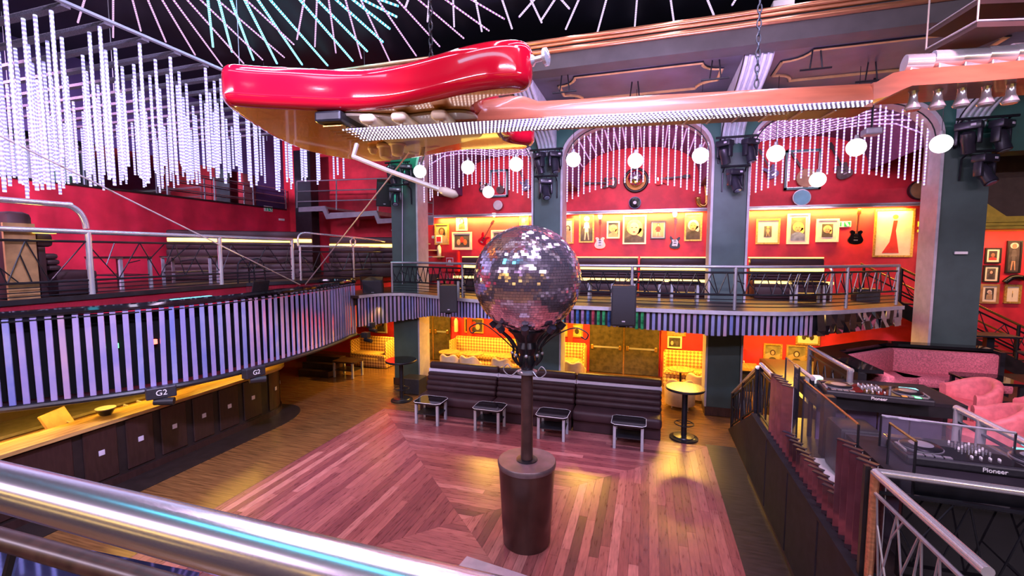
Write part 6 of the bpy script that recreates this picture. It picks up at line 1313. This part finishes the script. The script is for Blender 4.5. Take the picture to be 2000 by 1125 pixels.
p = pz(1590, 742, 2.05); dv = thing('power_box', 'small white box with a green light at the left end of the farther counter', 'box', (p.x, p.y, 2.0)); MB().rbox((p.x, p.y, 2.06), (.22, .14, .12), .015).build('case', 'white_paint', dv); MB().sphere((p.x + .06, p.y - .08, 2.06), .03, 10, 6).build('light', 'green_led', dv)
# chrome corner rail near the camera
RZ = 2.2; co = V((1.93, 4.5, RZ))
cr_ = thing('corner_railing', 'chrome corner handrail with wire struts at the near right stage edge', 'railing', (1.93, 4.5, SZ))
e1 = pz(2010, 963, RZ); e2_ = pz(1930, 1118, RZ)
MB().tube([co, e1, e1 + (e1 - co) * .8], .034, 12).build('cross_rail', 'brushed_chrome', cr_, smooth='auto'); MB().tube([co + V((0, 0, -.005)), e2_], .036, 12).build('side_rail', 'brushed_chrome', cr_, smooth='auto')
MB().cyl((1.93, 4.5, SZ), (1.93, 4.5, RZ), .035, n=10).build('corner_post', 'copper', cr_, smooth='auto'); MB().b2((1.87, 4.53, SZ), (1.91, 4.58, RZ + .03)).build('black_upright', 'black', cr_)
for h in (.82, .06): MB().tube([(1.93, 4.5, SZ + h), (e2_.x, e2_.y, SZ + h)], .018, 6).build('lower_rail', 'dull_steel', cr_); MB().tube([(1.93, 4.5, SZ + h), (4.4, 4.43, SZ + h)], .018, 6).build('lower_rail', 'black_metal', cr_)
rods(cr_, [(1.93, 4.5, SZ), (e2_.x, e2_.y, SZ)], .06, .82, 51, .2, r=.009, m='dull_steel'); rods(cr_, [(1.93, 4.5, SZ), (4.4, 4.43, SZ)], .06, .82, 52, .35, r=.008)
struct('wall_booth_front', MB().b2((2.2, 4.62, SZ), (4.7, 4.68, 1.96)), 'black_gloss')
# diagonal chrome rail beside the pink chairs
a, b = pz(1868, 797, 2.2), pz(2010, 868, 2.2); b = b + (b - a) * .3
railing('booth_railing', 'lavender-lit chrome railing in front of the pink tub chairs', [(a.x, a.y, SZ), (b.x, b.y, SZ)], 1.0, (.85, .1), [.04, (pz(1920, 822, 2.2) - a).length], (.1, .85), 44, rtop=.04, pr=.045, pitch=.3)
a, b = pz(1581, 678, 2.2), pz(1663, 724, 2.2)
railing('booth_railing', 'chrome handrail on blue-grey posts along the left rim of the pink seating', [(a.x, a.y, SZ), (b.x, b.y, SZ)], 1.0, (.85, .2), [.04, (b - a).length - .04], (.2, .85), 45, rtop=.04, mtop='brushed_chrome', mp='dull_steel', pr=.045, pitch=.3)
# black rimmed seating corner with pink upholstery
RZ2 = 2.15
O = [(3.42, 8.75), (3.32, 10.5), (4.85, 11.85), (6.75, 11.75)]; I_ = [(3.78, 8.75), (3.70, 10.35), (4.98, 11.5), (6.75, 11.4)]
rim = thing('seating_rim', 'wide black rim wall around the pink seating corner on the stage', 'partition', (4.2, 10.8, SZ))
for (o0, o1, i0_, i1) in zip(O, O[1:], I_, I_[1:]): MB().prism([(*o0, RZ2), (*o1, RZ2), (*i1, RZ2), (*i0_, RZ2)], (0, 0, -.06)).build('rim_top', 'black_gloss', rim); MB().prism([(*o0, SZ), (*o1, SZ), (o1[0] + .1, o1[1] - .06, SZ), (o0[0] + .1, o0[1] - .06, SZ)], (0, 0, RZ2 - SZ - .06)).build('rim_wall', 'black', rim)
MB().b2((6.75, 11.2, SZ), (6.83, 11.85, 2.12)).build('end_wall', 'black', rim)
ps = thing('corner_sofa', 'pink patterned corner seat inside the black rim', 'sofa', (4.9, 10.6, SZ))
for k, (p0, p1) in enumerate(zip(I_, I_[1:])):
    a = V((*p0, 0)); b = V((*p1, 0)); x = (b - a).normalized(); y = V((x.y, -x.x, 0)); L = (b - a).length; mm = Matrix((x, y, UP)).transposed(); c = (a + b) / 2
    MB().rbox(c + y * .10 + UP * 1.82, (L + .05, .16, .5), .05, M_=mm).build('backrest', 'pink_fabric', ps, smooth='auto'); MB().rbox(c + y * .42 + UP * 1.5, (L - .05, .62, .18), .05, M_=mm).build('seat', 'pink_fabric', ps, smooth='auto'); MB().box(c + y * .38 + UP * 1.31, (L - .1, .5, .22), M_=mm).build('base', 'black', ps)
for (u, v, w_, lb) in ((1778, 762, .8, 'black table with clipped corners before the pink corner seat'), (1925, 738, .8, 'black table right of the other one, before the pink corner seat')):
    p = pz(u, v, 1.82); low_table((p.x, p.y, SZ), w_, .7, .62, lb, top='black_gloss', leg='black')
for (u, v, rz, lb) in ((1884, 772, -1.5, 'pink tub armchair behind the nearest one, right of the farther deck'), (1926, 822, -1.95, 'pink tub armchair nearest the lavender-lit railing'), (2052, 806, -1.3, 'pink tub armchair cut by the right picture edge')):
    p = pz(u, v, 1.75); barrel(p.x, p.y, SZ, rz, .43, lb, 'pink_velvet', h=.86, wave=0.0)
for (u, v, h, lb) in ((1932, 652, 1.05, 'black high table at the foot of the right stair, farther one'), (2000, 690, 1.05, 'black high table cut by the right picture edge')):
    p = pz(u, v, SZ + h) + V((.5 if u > 1990 else 0, 0, 0)); high = thing('high_table', lb, 'table', (p.x, p.y, SZ)); MB().rbox((p.x, p.y, SZ + h - .025), (.85, .6, .05), .02).build('tabletop', 'black', high); MB().b2((p.x - .07, p.y - .07, SZ + .03), (p.x + .07, p.y + .07, SZ + h - .05)).build('post', 'black_metal', high); MB().b2((p.x - .28, p.y - .28, SZ), (p.x + .28, p.y + .28, SZ + .03)).build('foot', 'bar_steel', high)
# ================================================================== RIGHT STAIR
YS = 14.0; q0, q1 = V((6.2, YS, 2.88)), V((9.9, YS, 0.9 + .0)); slope = (1.42 - 2.84) / (8.84 - 6.27); q1.z = 2.88 + slope * 3.7
st = thing('side_stair', 'stair with a dark stringer climbing from the right to the balcony', 'stairs', (8.0, 14.6, SZ))
MB().prism([q0 + UP * .02, q1 + UP * .02, q1 - UP * .36, q0 - UP * .36], (0, .07, 0)).build('stringer', 'bar_dark', st)
for k in range(12): x = 6.3 + k * .3; z = 2.84 + slope * (x - 6.2); MB().b2((x, YS + .07, z - .04), (x + .32, 15.38, z)).build('tread', 'dark_wood', st)
railing('stair_railing', 'sloping black railing with gold-lit top tube along the right stair', [q0, q1], .86, (.72, .2), [.1, 1.6, 2.9, 4.1], (.2, .72), 46, rtop=.03, mtop='brass', mp='black_metal', pitch=.35)  # brass colour stands in for the warm light on the tube
railing('stair_railing', 'second gold-lit handrail on the wall side of the right stair', [q0 + V((-.4, 1.1, .2)), q1 + V((-.4, 1.1, .2))], .72, (.5,), [.1, 2.2, 4.1], None, 47, rtop=.028, mtop='brass', mp='black_metal')  # warm light on this handrail is likewise put in as brass
gm = py(1985, 515, 15.3); hg = thing('hand_sculpture', 'dark curved wall ornament at the right picture edge between the pictures', 'ornament', gm)
MB().tube(cr_spline([py(1962, 552, 15.3), py(1975, 543, 15.28), py(1990, 541, 15.28), py(2005, 545, 15.3)], 4), .07, 8).build('arm', 'black_gloss', hg, smooth=True)
# ================================================================== HANGING BOARDS, top right
for k, (pts, z, lb) in enumerate((([(1811, 71), (1911, 8), (2010, 4), (2120, 0), (2080, 28), (1990, 32), (1858, 74)], 6.75, 'dark wooden board hung by ropes above the tuners, upper one'), ([(1808, 107), (1908, 53), (2010, 50), (2120, 48), (2070, 60), (1985, 62), (1895, 98), (1857, 104)], 6.3, 'dark wooden board hung by ropes above the tuners, lower one'))):
    Q = [pz(u, v, z) for u, v in pts]; c = sum(Q, V()) / len(Q); t = thing('hanging_board', lb, 'board', c)
    MB().prism(Q, (0, 0, .06)).build('panel', 'board_wood' if 'board_wood' in M else mat('board_wood', (.035, .012, .012), .6).name, t)
    MB().tube([q + UP * .06 for q in Q[:4]], .012, 6).build('edge_rail', 'grey_paint', t)
    for q in (Q[0], Q[1], Q[2]): MB().tube([q + UP * .05, V((q.x, q.y, 9.3))], .009, 5).build('rope', 'board_rope', t)
for (u, v, lb) in ((1103, 146, 'small black bracket under the soffit near the guitar horn'), (1398, 118, 'small black bracket under the soffit left of the middle chain'), (1240, 160, 'small black hanger under the middle of the soffit panel'), (1595, 96, 'small black bracket under the soffit right of the chain'), (1703, 122, 'black rod hanging under the right soffit panel')):
    p = pz(u, v, 7.73); t = thing('ceiling_bracket', lb, 'bracket', (p.x, p.y, 7.3))
    for sx in (-.06, .06): MB().tube([(p.x + sx, p.y, 7.735), (p.x + sx * 1.6, p.y - .02, 7.4)], .014, 5).build('arm', 'black_metal', t)
    MB().tube([(p.x - .25, p.y, 7.39), (p.x + .25, p.y, 7.39)], .018, 6).build('crossbar', 'black_metal', t)
p = pz(1528, 12, 8.6); t = thing('ceiling_lamp', 'small white flood lamp under the dark ceiling above the copper trim', 'lamp', p); MB().rbox(p, (.35, .2, .16), .02).build('housing', 'white_paint', t); MB().cyl(p, (p.x, p.y, 9.3), .02, n=6).build('stem', 'black', t)
p = py(1702, 258, 11.4); t = thing('pendant_projector', 'small grey projector on a rod in front of the right arch', 'projector', p); MB().rbox(p, (.3, .3, .14), .03).build('housing', 'grey_paint', t); MB().cyl(p + UP * .06, (p.x, p.y, 7.73), .022, n=6).build('rod', 'black_metal', t)
# ================================================================== FOREGROUND RAIL
fgz = 3.84; a = pz(-150, 909, fgz); b = pz(1000, 1206, fgz)
fg = thing('foreground_railing', 'thick shiny chrome handrail close in front at the lower left', 'railing', ((a.x + b.x) / 2, a.y, 2.9))
dd = (b - a).normalized(); nn = V((-dd.y, dd.x, 0))
A0 = a - dd * .8; B0 = b + dd * .8
MB().tube([A0, B0], .0235, 32).build('handrail', 'rail_chrome', fg, smooth='auto')
l0, l1 = pz(-60, 1035, 3.72), pz(420, 1170, 3.72); ld = (l1 - l0).normalized()
MB().tube([l0 - ld * .8, l1 + ld * .8], .013, 12).build('lower_rail', 'dark_wood', fg, smooth='auto')
for s_ in (0.1, .55): 
    q = l0 + ld * s_; MB().tube([q, q + ld * -.12 + V((0, 0, -.25))], .006, 6).build('rod', 'black_metal', fg)
gl = solo('ledge_glass', MB().prism([pz(-260, 985, 3.5), pz(390, 1118, 3.5), pz(330, 1330, 3.5), pz(-420, 1300, 3.5)], (0, 0, -.02)), 'black_mirror' if 'black_mirror' in M else M.setdefault('black_mirror', mat('black_mirror', (.12, .12, .3), .04, .85, var=.05)), 'dark glossy ledge below the foreground handrail, reflecting the light tubes', 'ledge')
Q = [pz(u, v, .3) for u, v in ((893, 1108), (912, 1086), (1042, 1128), (1080, 1180), (860, 1180))]
solo('step_block', MB().prism([(q.x, q.y, 0.005) for q in Q], (0, 0, .295)), 'grey_paint', 'low grey wooden step block at the bottom edge of the dance floor', 'step')
